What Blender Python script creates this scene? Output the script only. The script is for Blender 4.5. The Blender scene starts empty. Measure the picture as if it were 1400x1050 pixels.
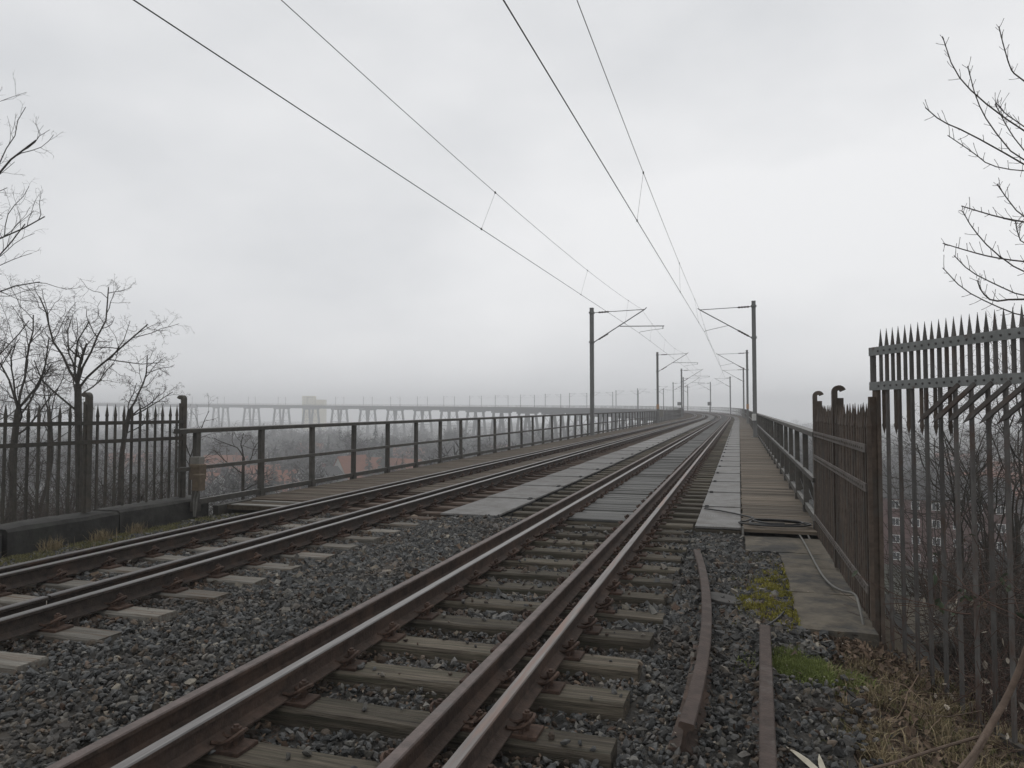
import bpy, math, random
import numpy as np
from mathutils import Vector, Matrix, Euler
random.seed(7); rng = np.random.default_rng(7)
R = math.radians
scene = bpy.context.scene
C = scene.collection

# ------------------------------------------------------------------ camera, sky, sun, exposure
EYE = 1.88
YAW, PITCH = R(17.25), R(2.23)
cam_d = bpy.data.cameras.new('camera'); cam = bpy.data.objects.new('camera', cam_d); C.objects.link(cam)
cam.location = (0, 0, EYE); cam.rotation_euler = (R(90) + PITCH, 0, YAW)
cam_d.sensor_width = 36; cam_d.lens = 36 * 1000 / 1400
cam_d.clip_start = .05; cam_d.clip_end = 8000
scene.camera = cam

world = bpy.data.worlds.new('World'); scene.world = world; world.use_nodes = True
wn, wl = world.node_tree.nodes, world.node_tree.links
wn.clear()
sky = wn.new('ShaderNodeTexSky'); sky.sky_type = 'NISHITA'; sky.sun_disc = False
sky.sun_elevation = R(48); sky.sun_rotation = R(200); sky.air_density = 1; sky.dust_density = 3
hsv = wn.new('ShaderNodeHueSaturation'); hsv.inputs['Saturation'].default_value = .12
wl.new(sky.outputs[0], hsv.inputs['Color'])
wtc = wn.new('ShaderNodeTexCoord')
wmap = wn.new('ShaderNodeMapping'); wmap.inputs['Scale'].default_value = (1, 1, 2.2)
wl.new(wtc.outputs['Generated'], wmap.inputs['Vector'])
wno = wn.new('ShaderNodeTexNoise'); wno.inputs['Scale'].default_value = 1.35; wno.inputs['Detail'].default_value = 6; wno.inputs['Roughness'].default_value = .5
wl.new(wmap.outputs[0], wno.inputs['Vector'])
wrp = wn.new('ShaderNodeValToRGB')
wrp.color_ramp.elements[0].position = .34; wrp.color_ramp.elements[0].color = (.735, .755, .785, 1)
wrp.color_ramp.elements[1].position = .64; wrp.color_ramp.elements[1].color = (1.03, 1.035, 1.05, 1)
wl.new(wno.outputs['Fac'], wrp.inputs[0])
wsc = wn.new('ShaderNodeMix'); wsc.data_type = 'RGBA'; wsc.blend_type = 'MULTIPLY'; wsc.inputs[0].default_value = 1
wl.new(wrp.outputs[0], wsc.inputs[6]); wsc.inputs[7].default_value = (9.5, 9.5, 9.5, 1)
wmx = wn.new('ShaderNodeMix'); wmx.data_type = 'RGBA'; wmx.inputs[0].default_value = .12
wl.new(wsc.outputs[2], wmx.inputs[6]); wl.new(hsv.outputs[0], wmx.inputs[7])
wbg = wn.new('ShaderNodeBackground'); wbg.inputs['Strength'].default_value = .1
wl.new(wmx.outputs[2], wbg.inputs['Color'])
wo = wn.new('ShaderNodeOutputWorld'); wl.new(wbg.outputs[0], wo.inputs['Surface'])

sun_d = bpy.data.lights.new('sun', 'SUN'); sun_d.energy = .6; sun_d.angle = R(40); sun_d.color = (1, .97, .93)
sun = bpy.data.objects.new('sun', sun_d); C.objects.link(sun); sun.rotation_euler = (R(42), 0, R(-160))
scene.view_settings.view_transform = 'Standard'; scene.view_settings.look = 'None'
scene.view_settings.exposure = 0; scene.view_settings.gamma = 1; scene.view_settings.use_curve_mapping = False
scene.cycles.volume_bounces = 3; scene.cycles.max_bounces = 8
FOG = .0012

# ------------------------------------------------------------------ helpers
def lnk(o, parent=None):
    C.objects.link(o)
    if parent: o.parent = parent
    return o
def tag(o, label=None, cat=None, group=None, kind=None):
    if label: o['label'] = label
    if cat: o['category'] = cat
    if group: o['group'] = group
    if kind: o['kind'] = kind
    return o
def empty(name, loc=(0, 0, 0), rz=0, label=None, cat=None, group=None, kind=None):
    o = bpy.data.objects.new(name, None); o.location = loc; o.rotation_euler = (0, 0, rz); o.empty_display_size = .2
    lnk(o); return tag(o, label, cat, group, kind)
def inst(name, mesh, parent=None, loc=(0, 0, 0), rot=(0, 0, 0), sc=(1, 1, 1), world=True):
    o = bpy.data.objects.new(name, mesh); lnk(o, parent)
    loc = Vector(loc)
    if parent and world: loc = loc - parent.location
    o.location = loc; o.rotation_euler = rot; o.scale = sc
    return o
def clone(o, parent=None):
    c = o.copy(); lnk(c, parent)
    for ch in list(o.children): clone(ch, c)
    return c

def smooth_path(p, it=2):
    for _ in range(it):
        q_ = [p[0]]
        for i_ in range(len(p) - 1): q_ += [p[i_].lerp(p[i_ + 1], .25), p[i_].lerp(p[i_ + 1], .75)]
        p = q_ + [p[-1]]
    return p

class MB:
    def __init__(s): s.v = []; s.f = []; s.m = []
    def add(s, vs, fs, mi=0):
        b = len(s.v); s.v.extend([tuple(v) for v in vs])
        for f in fs: s.f.append(tuple(i + b for i in f)); s.m.append(mi)
    def box(s, c, size, rz=0, mi=0, rot=None, ch=0):
        M = rot.to_matrix() if rot else Matrix.Rotation(rz, 3, 'Z')
        c = Vector(c); x, y, z = [q / 2 for q in size]
        if ch <= 0:
            vs = [c + M @ Vector((i * x, j * y, k * z)) for k in (-1, 1) for j in (-1, 1) for i in (-1, 1)]
            s.add(vs, [(0, 2, 3, 1), (4, 5, 7, 6), (0, 1, 5, 4), (2, 6, 7, 3), (0, 4, 6, 2), (1, 3, 7, 5)], mi)
        else:                       # chamfered top edges
            vs = [(-x, -y, -z), (x, -y, -z), (x, y, -z), (-x, y, -z), (-x, -y, z - ch), (x, -y, z - ch), (x, y, z - ch), (-x, y, z - ch),
                  (-x + ch, -y + ch, z), (x - ch, -y + ch, z), (x - ch, y - ch, z), (-x + ch, y - ch, z)]
            fs = [(3, 2, 1, 0), (8, 9, 10, 11)]
            for k in range(4):
                n = (k + 1) % 4
                fs += [(k, n, 4 + n, 4 + k), (4 + k, 4 + n, 8 + n, 8 + k)]
            s.add([c + M @ Vector(v) for v in vs], fs, mi)
    def bar(s, p0, p1, w, h, mi=0, up=(0, 0, 1)):
        p0, p1 = Vector(p0), Vector(p1); d = (p1 - p0).normalized(); u = Vector(up)
        if abs(d.dot(u)) > .99: u = Vector((1, 0, 0))
        r = d.cross(u).normalized(); u = r.cross(d)
        vs = [p + r * (a * w / 2) + u * (b * h / 2) for p in (p0, p1) for a, b in ((-1, -1), (1, -1), (1, 1), (-1, 1))]
        s.add(vs, [(3, 2, 1, 0), (4, 5, 6, 7), (0, 1, 5, 4), (1, 2, 6, 5), (2, 3, 7, 6), (3, 0, 4, 7)], mi)
    def tube(s, pts, r, n=6, mi=0, cap=True):
        pts = [Vector(p) for p in pts]; k = len(pts)
        if not hasattr(r, '__len__'): r = [r] * k
        t = (pts[1] - pts[0]).normalized(); u = Vector((0, 0, 1)) if abs(t.z) < .9 else Vector((1, 0, 0))
        a = t.cross(u).normalized(); vs = []
        for i, p in enumerate(pts):
            t = (pts[min(i + 1, k - 1)] - pts[max(i - 1, 0)]).normalized()
            a = (a - t * a.dot(t))
            a = a.normalized() if a.length > 1e-6 else t.orthogonal().normalized()
            b = t.cross(a)
            for j in range(n):
                q = 2 * math.pi * j / n
                vs.append(p + (a * math.cos(q) + b * math.sin(q)) * r[i])
        fs = [(i * n + j, i * n + (j + 1) % n, (i + 1) * n + (j + 1) % n, (i + 1) * n + j) for i in range(k - 1) for j in range(n)]
        if cap: fs += [tuple(range(n - 1, -1, -1)), tuple((k - 1) * n + j for j in range(n))]
        s.add(vs, fs, mi)
    def sweep(s, frames, prof, mis=None, cap=True):
        n = len(prof); vs = []
        for o, r, u in frames:
            for x, z in prof: vs.append(o + r * x + u * z)
        b = len(s.v); s.v.extend([tuple(v) for v in vs]); k = len(frames)
        for i in range(k - 1):
            for j in range(n):
                s.f.append((b + i * n + j, b + i * n + (j + 1) % n, b + (i + 1) * n + (j + 1) % n, b + (i + 1) * n + j))
                s.m.append(mis[j] if mis else 0)
        if cap:
            s.f.append(tuple(b + j for j in range(n - 1, -1, -1))); s.m.append(0)
            s.f.append(tuple(b + (k - 1) * n + j for j in range(n))); s.m.append(0)
    def mesh(s, name, mats, smooth=False):
        me = bpy.data.meshes.new(name); me.from_pydata(s.v, [], s.f)
        for m in (mats if isinstance(mats, (list, tuple)) else [mats]): me.materials.append(m)
        if any(s.m): me.polygons.foreach_set('material_index', s.m)
        if smooth: me.polygons.foreach_set('use_smooth', [True] * len(me.polygons))
        me.update(); return me
    def build(s, name, mats, parent=None, smooth=False, world=True, loc=(0, 0, 0)):
        return inst(name, s.mesh(name, mats, smooth), parent, loc, world=world)

def np_mesh(name, V, F, mats, midx=None):
    V = np.asarray(V, dtype=np.float32); F = np.asarray(F, dtype=np.int32); k = F.shape[1]
    me = bpy.data.meshes.new(name)
    me.vertices.add(len(V)); me.vertices.foreach_set('co', V.ravel())
    me.loops.add(F.size); me.loops.foreach_set('vertex_index', F.ravel())
    me.polygons.add(len(F)); me.polygons.foreach_set('loop_start', np.arange(0, F.size, k, dtype=np.int32))
    for m in (mats if isinstance(mats, (list, tuple)) else [mats]): me.materials.append(m)
    if midx is not None: me.polygons.foreach_set('material_index', np.asarray(midx, dtype=np.int32))
    me.polygons.foreach_set('use_smooth', np.zeros(len(F), dtype=bool)); me.update(calc_edges=True); me.validate(); return me

# ------------------------------------------------------------------ materials
MATS = {}
def mat(name, c1, c2=None, scale=6, rough=.85, metal=0, bump=0, bscale=60, stretch=None, island=0, objr=0,
        c3=None, s3=.8, lo3=.55, hi3=.7, spec=.3, detail=6, lo=.3, hi=.7, world=False, iramp=None):
    m = bpy.data.materials.new(name); m.use_nodes = True; N, L = m.node_tree.nodes, m.node_tree.links
    b = N['Principled BSDF']; b.inputs['Roughness'].default_value = rough; b.inputs['Metallic'].default_value = metal
    b.inputs['Specular IOR Level'].default_value = spec
    tc = N.new('ShaderNodeTexCoord'); src = tc.outputs['Object']
    if world:
        g = N.new('ShaderNodeNewGeometry'); src = g.outputs['Position']
    mp = N.new('ShaderNodeMapping'); L.new(src, mp.inputs['Vector'])
    if stretch: mp.inputs['Scale'].default_value = stretch
    oi = N.new('ShaderNodeObjectInfo')
    if objr:
        ad = N.new('ShaderNodeVectorMath'); ad.operation = 'SCALE'; ad.inputs[0].default_value = (37, 11, 23)
        L.new(oi.outputs['Random'], ad.inputs['Scale']); L.new(ad.outputs[0], mp.inputs['Location'])
    no = N.new('ShaderNodeTexNoise'); no.inputs['Scale'].default_value = scale; no.inputs['Detail'].default_value = detail; no.inputs['Roughness'].default_value = .65
    L.new(mp.outputs[0], no.inputs['Vector'])
    rp = N.new('ShaderNodeValToRGB'); e = rp.color_ramp.elements
    e[0].position, e[1].position = lo, hi
    e[0].color = (*c1, 1); e[1].color = (*(c2 or [min(1, q * 1.5) for q in c1]), 1)
    L.new(no.outputs['Fac'], rp.inputs[0]); col = rp.outputs[0]
    if c3:
        n3 = N.new('ShaderNodeTexNoise'); n3.inputs['Scale'].default_value = s3; n3.inputs['Detail'].default_value = 5; n3.inputs['Roughness'].default_value = .7
        L.new(mp.outputs[0], n3.inputs['Vector'])
        mr = N.new('ShaderNodeMapRange'); mr.inputs[1].default_value = lo3; mr.inputs[2].default_value = hi3; L.new(n3.outputs['Fac'], mr.inputs[0])
        mx = N.new('ShaderNodeMix'); mx.data_type = 'RGBA'; L.new(mr.outputs[0], mx.inputs[0]); L.new(col, mx.inputs[6]); mx.inputs[7].default_value = (*c3, 1)
        col = mx.outputs[2]
    if iramp:
        gi = N.new('ShaderNodeNewGeometry'); ri = N.new('ShaderNodeValToRGB'); ri.color_ramp.interpolation = 'CONSTANT'
        els = ri.color_ramp.elements
        while len(els) < len(iramp): els.new(.5)
        for e_, (ps, cl) in zip(els, iramp): e_.position = ps; e_.color = (*cl, 1)
        wn_ = N.new('ShaderNodeTexWhiteNoise'); wn_.noise_dimensions = '1D'; L.new(gi.outputs['Random Per Island'], wn_.inputs['W']); L.new(wn_.outputs['Value'], ri.inputs[0])
        mi_ = N.new('ShaderNodeMix'); mi_.data_type = 'RGBA'; mi_.blend_type = 'MULTIPLY'; mi_.inputs[0].default_value = 1; L.new(col, mi_.inputs[6]); L.new(ri.outputs[0], mi_.inputs[7]); col = mi_.outputs[2]
    fac = None
    if island:
        g2 = N.new('ShaderNodeNewGeometry'); fac = g2.outputs['Random Per Island']; amt = island
    elif objr: fac = oi.outputs['Random']; amt = objr
    if fac is not None:
        mr = N.new('ShaderNodeMapRange'); mr.inputs[3].default_value = 1 - amt; mr.inputs[4].default_value = 1 + amt; L.new(fac, mr.inputs[0])
        mx = N.new('ShaderNodeVectorMath'); mx.operation = 'SCALE'; L.new(col, mx.inputs[0]); L.new(mr.outputs[0], mx.inputs['Scale']); col = mx.outputs[0]
    L.new(col, b.inputs['Base Color'])
    if bump:
        nb = N.new('ShaderNodeTexNoise'); nb.inputs['Scale'].default_value = bscale; nb.inputs['Detail'].default_value = 6
        L.new(mp.outputs[0], nb.inputs['Vector'])
        bp = N.new('ShaderNodeBump'); bp.inputs['Strength'].default_value = bump; bp.inputs['Distance'].default_value = .01
        L.new(nb.outputs['Fac'], bp.inputs['Height']); L.new(bp.outputs[0], b.inputs['Normal'])
    MATS[name] = m; return m

m_ballast = mat('ballast', (.046, .046, .044), (.125, .123, .118), 14, .85, bump=.5, bscale=60, island=.45, spec=.3, c3=(.095, .075, .058), s3=1.1, lo3=.5, hi3=.8,
                iramp=[(0, (.8, .83, .86)), (.3, (1, 1, 1)), (.55, (.62, .63, .64)), (.72, (1.25, 1.22, 1.15)), (.86, (1.15, .95, .78)), (.955, (1.9, 1.75, 1.5)), (.985, (.75, .5, .38))])
m_ballrust = mat('rust_stained_ballast', (.045, .036, .03), (.115, .092, .075), 14, .9, bump=.5, bscale=60, island=.45, spec=.2, c3=(.06, .042, .03), s3=2.5, lo3=.45, hi3=.7,
                iramp=[(0, (.8, .8, .8)), (.35, (1, 1, 1)), (.6, (.6, .6, .6)), (.8, (1.2, 1.1, 1.0)), (.96, (1.7, 1.6, 1.4))])
m_bed = mat('ballast_bed', (.022, .021, .019), (.075, .071, .064), 45, .95, bump=1, bscale=60, c3=(.06, .05, .04), s3=1.0, lo3=.5, hi3=.7)
m_wood = mat('old_sleeper_wood', (.030, .025, .019), (.138, .118, .09), 2.6, .92, bump=1.0, bscale=12, stretch=(.7, 16, 16), detail=9, lo=.34, hi=.66, objr=.32, c3=(.055, .053, .036), s3=1.7, lo3=.48)
m_pale = mat('pale_sleeper', (.085, .079, .067), (.215, .204, .18), 2.6, .9, bump=.8, bscale=14, stretch=(.7, 14, 14), detail=9, lo=.34, hi=.66, objr=.25, c3=(.10, .068, .045), s3=1.4, lo3=.48, hi3=.68)
m_rustwood = mat('rusty_sleeper_wood', (.03, .024, .018), (.085, .06, .045), 4, .9, bump=.6, bscale=20, stretch=(.6, 6, 6), objr=.3, c3=(.075, .035, .02), s3=1.8, lo3=.5, hi3=.7)
m_rust = mat('rail_rust', (.030, .022, .017), (.072, .050, .040), 14, .85, bump=.5, bscale=60, c3=(.095, .062, .046), s3=2.6, lo3=.46, hi3=.7)
m_rustdark = mat('rail_rust_dark', (.018, .015, .013), (.055, .041, .033), 14, .85, bump=.5, bscale=60, c3=(.075, .045, .032), s3=2.2, lo3=.5, hi3=.72)
m_headrust = mat('rail_head_rusted', (.055, .041, .036), (.125, .094, .084), 10, .68, bump=.25, bscale=60, c3=(.075, .07, .066), s3=1.5, spec=.5)
m_loose = mat('loose_rail_rust', (.038, .028, .024), (.082, .060, .051), 9, .8, bump=.5, bscale=50, c3=(.10, .088, .08), s3=3.2, lo3=.56, hi3=.7)
m_headmix = mat('rail_head_worn', (.075, .06, .054), (.17, .158, .15), 3, .48, metal=.35, bump=.1, bscale=80, stretch=(12, .6, 1), c3=(.15, .085, .06), s3=1.2, lo3=.5, hi3=.62, spec=.5)
m_headpol = mat('rail_head_polished', (.08, .075, .071), (.18, .172, .168), 5, .44, metal=.4, bump=.08, bscale=80, stretch=(10, .5, 1), spec=.5)
m_headdark = mat('rail_head_dark', (.05, .047, .045), (.11, .10, .098), 8, .5, metal=.2, bump=.15, bscale=70, spec=.5)
m_clip = mat('fastening_rust', (.030, .019, .014), (.082, .050, .036), 30, .85, bump=.3, bscale=120, objr=.25)
m_plate = mat('galvanised_plate', (.13, .128, .123), (.185, .182, .175), 4, .7, bump=.25, bscale=30, objr=.05, c3=(.085, .076, .066), s3=2.6, lo3=.45, hi3=.72, spec=.4)
m_plateclip = mat('dark_clip', (.02, .02, .02), (.04, .04, .04), 20, .7)
m_plank = mat('walkway_plank', (.075, .060, .045), (.155, .128, .098), 4, .9, bump=.5, bscale=20, stretch=(.7, 9, 9), objr=.38, c3=(.05, .047, .034), s3=1.0)
m_plankdark = mat('dark_walkway_plank', (.05, .038, .028), (.105, .082, .062), 4, .9, bump=.5, bscale=20, stretch=(.7, 9, 9), objr=.25, c3=(.06, .065, .035), s3=.8)
m_board = mat('grey_deck_board', (.055, .055, .052), (.125, .124, .118), 2.6, .75, bump=.6, bscale=14, stretch=(.7, 16, 16), objr=.24)
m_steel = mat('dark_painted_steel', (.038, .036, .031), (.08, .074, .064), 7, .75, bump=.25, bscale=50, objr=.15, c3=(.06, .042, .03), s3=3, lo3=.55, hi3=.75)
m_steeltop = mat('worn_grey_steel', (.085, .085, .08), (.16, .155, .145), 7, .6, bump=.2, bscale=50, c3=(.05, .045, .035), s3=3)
m_bridge = mat('bridge_steel', (.02, .021, .021), (.035, .036, .035), 1, .8)
m_mast = mat('mast_grey', (.105, .106, .103), (.155, .156, .152), 3, .65, bump=.1, bscale=30, stretch=(3, 3, .5), c3=(.10, .085, .07), s3=2, lo3=.6, hi3=.8)
m_arm = mat('bracket_grey', (.07, .072, .072), (.12, .12, .12), 9, .6)
m_ins = mat('insulator_brown', (.03, .02, .016), (.05, .035, .03), 9, .4)
m_wire = mat('wire_dark', (.03, .03, .028), (.05, .05, .048), 3, .6)
m_white = mat('dirty_white_paint', (.42, .42, .40), (.55, .55, .53), 8, .6)
m_orange = mat('faded_orange_band', (.30, .17, .09), (.38, .23, .13), 8, .7)
m_concrete = mat('mossy_concrete', (.07, .06, .046), (.145, .126, .098), 5, .92, bump=.8, bscale=30, c3=(.042, .041, .038), s3=1.3, lo3=.46, hi3=.6, detail=9)
m_conc2 = mat('pale_concrete', (.15, .145, .13), (.24, .23, .21), 4, .9, bump=.3, bscale=40)
m_stone = mat('dark_wet_stone', (.02, .0195, .018), (.055, .053, .048), 5, .85, bump=.6, bscale=25, objr=.2, c3=(.045, .048, .04), s3=2.2, lo3=.55, hi3=.75)
m_fence = mat('dark_iron', (.032, .030, .026), (.068, .062, .052), 10, .8, bump=.3, bscale=60, objr=.2, c3=(.065, .052, .04), s3=4, lo3=.5, hi3=.75)
m_fence2 = mat('rusty_iron', (.045, .034, .027), (.105, .08, .062), 12, .8, bump=.35, bscale=60, objr=.25, c3=(.055, .055, .05), s3=3, lo3=.5, hi3=.7)
m_fencerail = mat('worn_fence_rail', (.07, .06, .052), (.125, .11, .098), 10, .75, bump=.3, bscale=60, c3=(.06, .042, .033), s3=3)
m_bargrey = mat('grey_iron_bar', (.058, .055, .052), (.12, .113, .106), 8, .7, bump=.35, bscale=60, objr=.22, c3=(.075, .05, .039), s3=5, lo3=.5, hi3=.68, stretch=(1, 1, .5))
m_railgrey = mat('riveted_grey_rail', (.14, .147, .142), (.215, .222, .216), 9, .6, bump=.2, bscale=60, c3=(.09, .055, .04), s3=5, lo3=.62, hi3=.72)
m_rivet = mat('rivet_dark', (.05, .05, .05), (.08, .075, .07), 9, .6)
m_cable = mat('black_cable', (.015, .015, .015), (.03, .03, .03), 9, .5)
m_cable2 = mat('grey_cable', (.09, .088, .08), (.14, .135, .12), 9, .6)
m_box = mat('grey_box', (.12, .115, .10), (.19, .18, .16), 9, .7)
m_boxbrown = mat('brown_box', (.085, .065, .045), (.13, .10, .07), 12, .8, bump=.3, bscale=40)
m_bark = mat('bark', (.034, .031, .027), (.08, .073, .062), 9, .95, bump=.5, bscale=30)
m_twig = mat('twig_bark', (.042, .035, .03), (.085, .07, .059), 9, .95)
m_twigred = mat('bramble_stem', (.05, .030, .024), (.10, .065, .05), 9, .9)
m_branch = mat('pale_branch', (.085, .062, .047), (.15, .11, .085), 20, .85, bump=.4, bscale=50)
m_far = mat('winter_crown', (.022, .021, .018), (.042, .039, .032), .6, 1, objr=.3, world=True)
m_conif = mat('conifer_needles', (.014, .024, .016), (.035, .05, .032), .8, 1, objr=.3)
m_ground = mat('valley_ground', (.020, .024, .012), (.048, .05, .028), .06, 1, c3=(.042, .036, .027), s3=.15, lo3=.45, hi3=.6, bump=.4, bscale=3)
m_soil = mat('soil', (.034, .027, .019), (.085, .068, .047), 12, 1, bump=.8, bscale=30, world=True)
m_grassg = mat('fresh_grass', (.092, .118, .028), (.17, .195, .062), 3, .8, island=.4, world=True)
m_moss = mat('yellow_moss', (.135, .13, .02), (.25, .22, .05), 3, .9, island=.35, world=True)
m_grassd = mat('dry_grass', (.15, .118, .068), (.285, .23, .14), 3, .85, island=.4, world=True)
m_grasso = mat('olive_grass', (.085, .085, .034), (.18, .165, .078), 3, .85, island=.4, world=True)
m_leaf = mat('dead_leaf', (.065, .045, .032), (.16, .115, .082), 3, .85, island=.55, world=True)
m_leafpale = mat('pale_dead_leaf', (.24, .21, .17), (.38, .34, .28), 3, .85, island=.4, world=True)
m_leafgreen = mat('evergreen_bramble_leaf', (.035, .05, .028), (.07, .085, .05), 3, .6, island=.3, world=True)
m_reed = mat('straw_blade', (.34, .31, .24), (.48, .45, .37), 12, .8)
m_litter = mat('paper_litter', (.55, .55, .53), (.7, .7, .68), 12, .8)
m_rubber = mat('old_rubber', (.045, .043, .04), (.078, .074, .069), 6, .8, bump=.3, bscale=50)
m_brick = mat('red_brick', (.085, .036, .028), (.135, .06, .047), 1.2, .9)
m_rooftile = mat('orange_roof_tiles', (.15, .055, .03), (.22, .085, .045), .8, .9)
m_roofdark = mat('grey_roof', (.035, .035, .035), (.06, .058, .055), .8, .9)
m_render = mat('white_render', (.28, .27, .25), (.4, .39, .36), .8, .9)
m_cream = mat('cream_cladding', (.5, .45, .27), (.58, .53, .34), .3, .9)
m_frame = mat('white_window_frame', (.66, .66, .64), (.75, .75, .73), 4, .5)
m_glass = mat('window_glass', (.03, .035, .04), (.06, .065, .07), .6, .08, spec=.6)

# ------------------------------------------------------------------ the line of the railway: straight, then a wide left-hand curve
XC, S0, RAD = -4.17, 116.0, 540.0
def gz(s): return .0065 * s if s < 110 else .715 + .0115 * (s - 110)
def P(s, x, z=0.):
    if s <= S0: return Vector((x, s, z + gz(s)))
    a = (s - S0) / RAD; r = RAD + x - XC
    return Vector((XC - RAD + r * math.cos(a), S0 + r * math.sin(a), z + gz(s)))
def A(s): return 0 if s <= S0 else (s - S0) / RAD
def Fr(s, x, z=0.):
    a = A(s); return (P(s, x, z), Vector((math.cos(a), math.sin(a), 0)), Vector((0, 0, 1)))
def steps(s0, s1, d0=2., d1=8.):
    out = [s0]; s = s0
    while s < s1 - 1e-6:
        d = 20 if s < S0 - 20 else (d0 if s < 400 else d1)
        if s < S0 and s + d > S0: d = max(.5, S0 - s)
        s = min(s1, s + d); out.append(s)
    return out
cy, sy = math.cos(YAW), math.sin(YAW)
def at(px, py, zc):
    """a point zc metres in front of the camera on the line of sight of a photo pixel"""
    x = (px - 700) / 1000 * zc; f = (564 - py) / 1000 * zc
    return Vector((x * cy - zc * sy, x * sy + zc * cy, EYE + f))

SLR = [4.16 - 2 * .672]; SLL = [4.1 - 2 * .667]
while SLR[-1] < 330: SLR.append(SLR[-1] + .672 * (1 + random.uniform(-.03, .03)))
while SLL[-1] < 330: SLL.append(SLL[-1] + .667 * (1 + random.uniform(-.02, .02)))
DECK = 11.8      # where the bridge deck begins
XR, XL = -2.08, -6.30
ZL = .035        # left-hand track a little higher

# ------------------------------------------------------------------ ground
def sm(a, b, x):
    t = np.clip((x - a) / (b - a), 0, 1); return t * t * (3 - 2 * t)
def ground_h(x, y):
    x = np.asarray(x, float); y = np.asarray(y, float)
    xr = np.clip(np.where(y > 7.3, 1.35, 1.35 + (7.3 - y) * .49), 1.35, 5.5)
    dl = -10.7 - x
    d = np.maximum(np.maximum(x - xr, dl), y - 11.5)
    top = -.13 - .42 * sm(.7, 2.2, x) * sm(7.6, 6.4, y) - .06 * sm(-8.2, -9.5, x)
    dd = np.maximum(d, 0)
    slope = np.where(dl >= np.maximum(x - xr, y - 11.5), np.where(dd < 22, .26, .40), .68)
    n = (np.sin(x * .9 + 1.3 * np.sin(y * .7)) + np.sin(y * 1.1 + x * .3)) * .12 * sm(0, 3, dd)
    far = 1.2 * np.sin(x * .011) * np.cos(y * .013) * sm(60, 200, np.hypot(x, y))
    h = np.maximum(top - slope * dd - .25 * sm(0, .4, dd) + n, -24.0 + far)
    return h
def axis(lo, hi, fine, outer):
    a = list(np.arange(lo, hi + 1e-6, fine)); s = fine; x = hi
    while x < outer: s = min(s * 1.16, 45); x += s; a.append(x)
    s = fine; x = lo; b = []
    while x > -outer: s = min(s * 1.16, 45); x -= s; b.append(x)
    return np.array(b[::-1] + a)
gx = axis(-14, 6, .3, 1750); gy = axis(-4, 14, .3, 1750)
GX, GY = np.meshgrid(gx, gy); GZ = ground_h(GX, GY)
GZ += rng.normal(0, .012, GZ.shape)
V = np.stack([GX.ravel(), GY.ravel(), GZ.ravel()], 1); nx = len(gx); ny = len(gy)
i, j = np.meshgrid(np.arange(nx - 1), np.arange(ny - 1)); q = (j * nx + i).ravel()
Fq = np.stack([q, q + 1, q + nx + 1, q + nx], 1)
cx_, cy_ = (GX[:-1, :-1]).ravel(), (GY[:-1, :-1]).ravel()
near = ((cx_ > -13) & (cx_ < 6) & (cy_ < 14) & (cy_ > -8)).astype(int)
g = inst('ground', np_mesh('ground', V, Fq, [m_ground, m_soil], near)); tag(g, kind='structure')
for p in g.data.polygons: p.use_smooth = True

# ------------------------------------------------------------------ ballast
bed = MB()
def hb(x):
    x = np.asarray(x, float)
    h = np.full_like(x, -.10)
    h = np.where((x > -3.5) & (x < -.7), -.072, h)
    h = np.where((x > -4.95) & (x <= -3.2), -.002 + .026 * np.sin(np.clip((x + 4.95) / 1.75, 0, 1) * np.pi), h)
    h = np.where((x > -7.8) & (x <= -4.95), -.014, h)
    h = np.where(x <= -7.8, -.07 - (-7.8 - x) * .06, h)
    h = np.where(x > -.7, -.07, h)
    return h
xs = [-9.8, -9.2, -8.5, -7.8, -7.75, -5.0, -4.9, -4.5, -4.05, -3.6, -3.3, -3.15, -.75, -.65, .1, .6]
for k in range(len(xs) - 1):
    for y0 in range(-6, 12, 3):
        y1 = min(y0 + 3, DECK); a, b = xs[k], xs[k + 1]
        za, zb = float(hb(a)) - .035, float(hb(b)) - .035
        bed.add([(a, y0, za + gz(y0)), (b, y0, zb + gz(y0)), (b, y1, zb + gz(y1)), (a, y1, za + gz(y1))], [(0, 1, 2, 3)])
tag(bed.build('ballast_bed', m_bed), kind='structure')

def rock_variants(n=14):
    t = (1 + 5 ** .5) / 2
    v = np.array([(-1, t, 0), (1, t, 0), (-1, -t, 0), (1, -t, 0), (0, -1, t), (0, 1, t), (0, -1, -t), (0, 1, -t), (t, 0, -1), (t, 0, 1), (-t, 0, -1), (-t, 0, 1)], float) / 1.9
    f = np.array([(0, 11, 5), (0, 5, 1), (0, 1, 7), (0, 7, 10), (0, 10, 11), (1, 5, 9), (5, 11, 4), (11, 10, 2), (10, 7, 6), (7, 1, 8), (3, 9, 4), (3, 4, 2), (3, 2, 6), (3, 6, 8), (3, 8, 9), (4, 9, 5), (2, 4, 11), (6, 2, 10), (8, 6, 7), (9, 8, 1)])
    out = []
    for _ in range(n):
        w = v * rng.uniform(.62, 1.3, (12, 1)) * np.array([rng.uniform(.95, 1.6), rng.uniform(.65, 1.05), rng.uniform(.38, .75)])
        for _c in range(7):     # flat fracture faces
            d = rng.normal(size=3); d /= np.linalg.norm(d); c = rng.uniform(.32, .55)
            k = w @ d; w = w - np.outer(np.maximum(k - c, 0), d)
        out.append(w)
    return out, f
ROCKS, RF = rock_variants()
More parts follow.
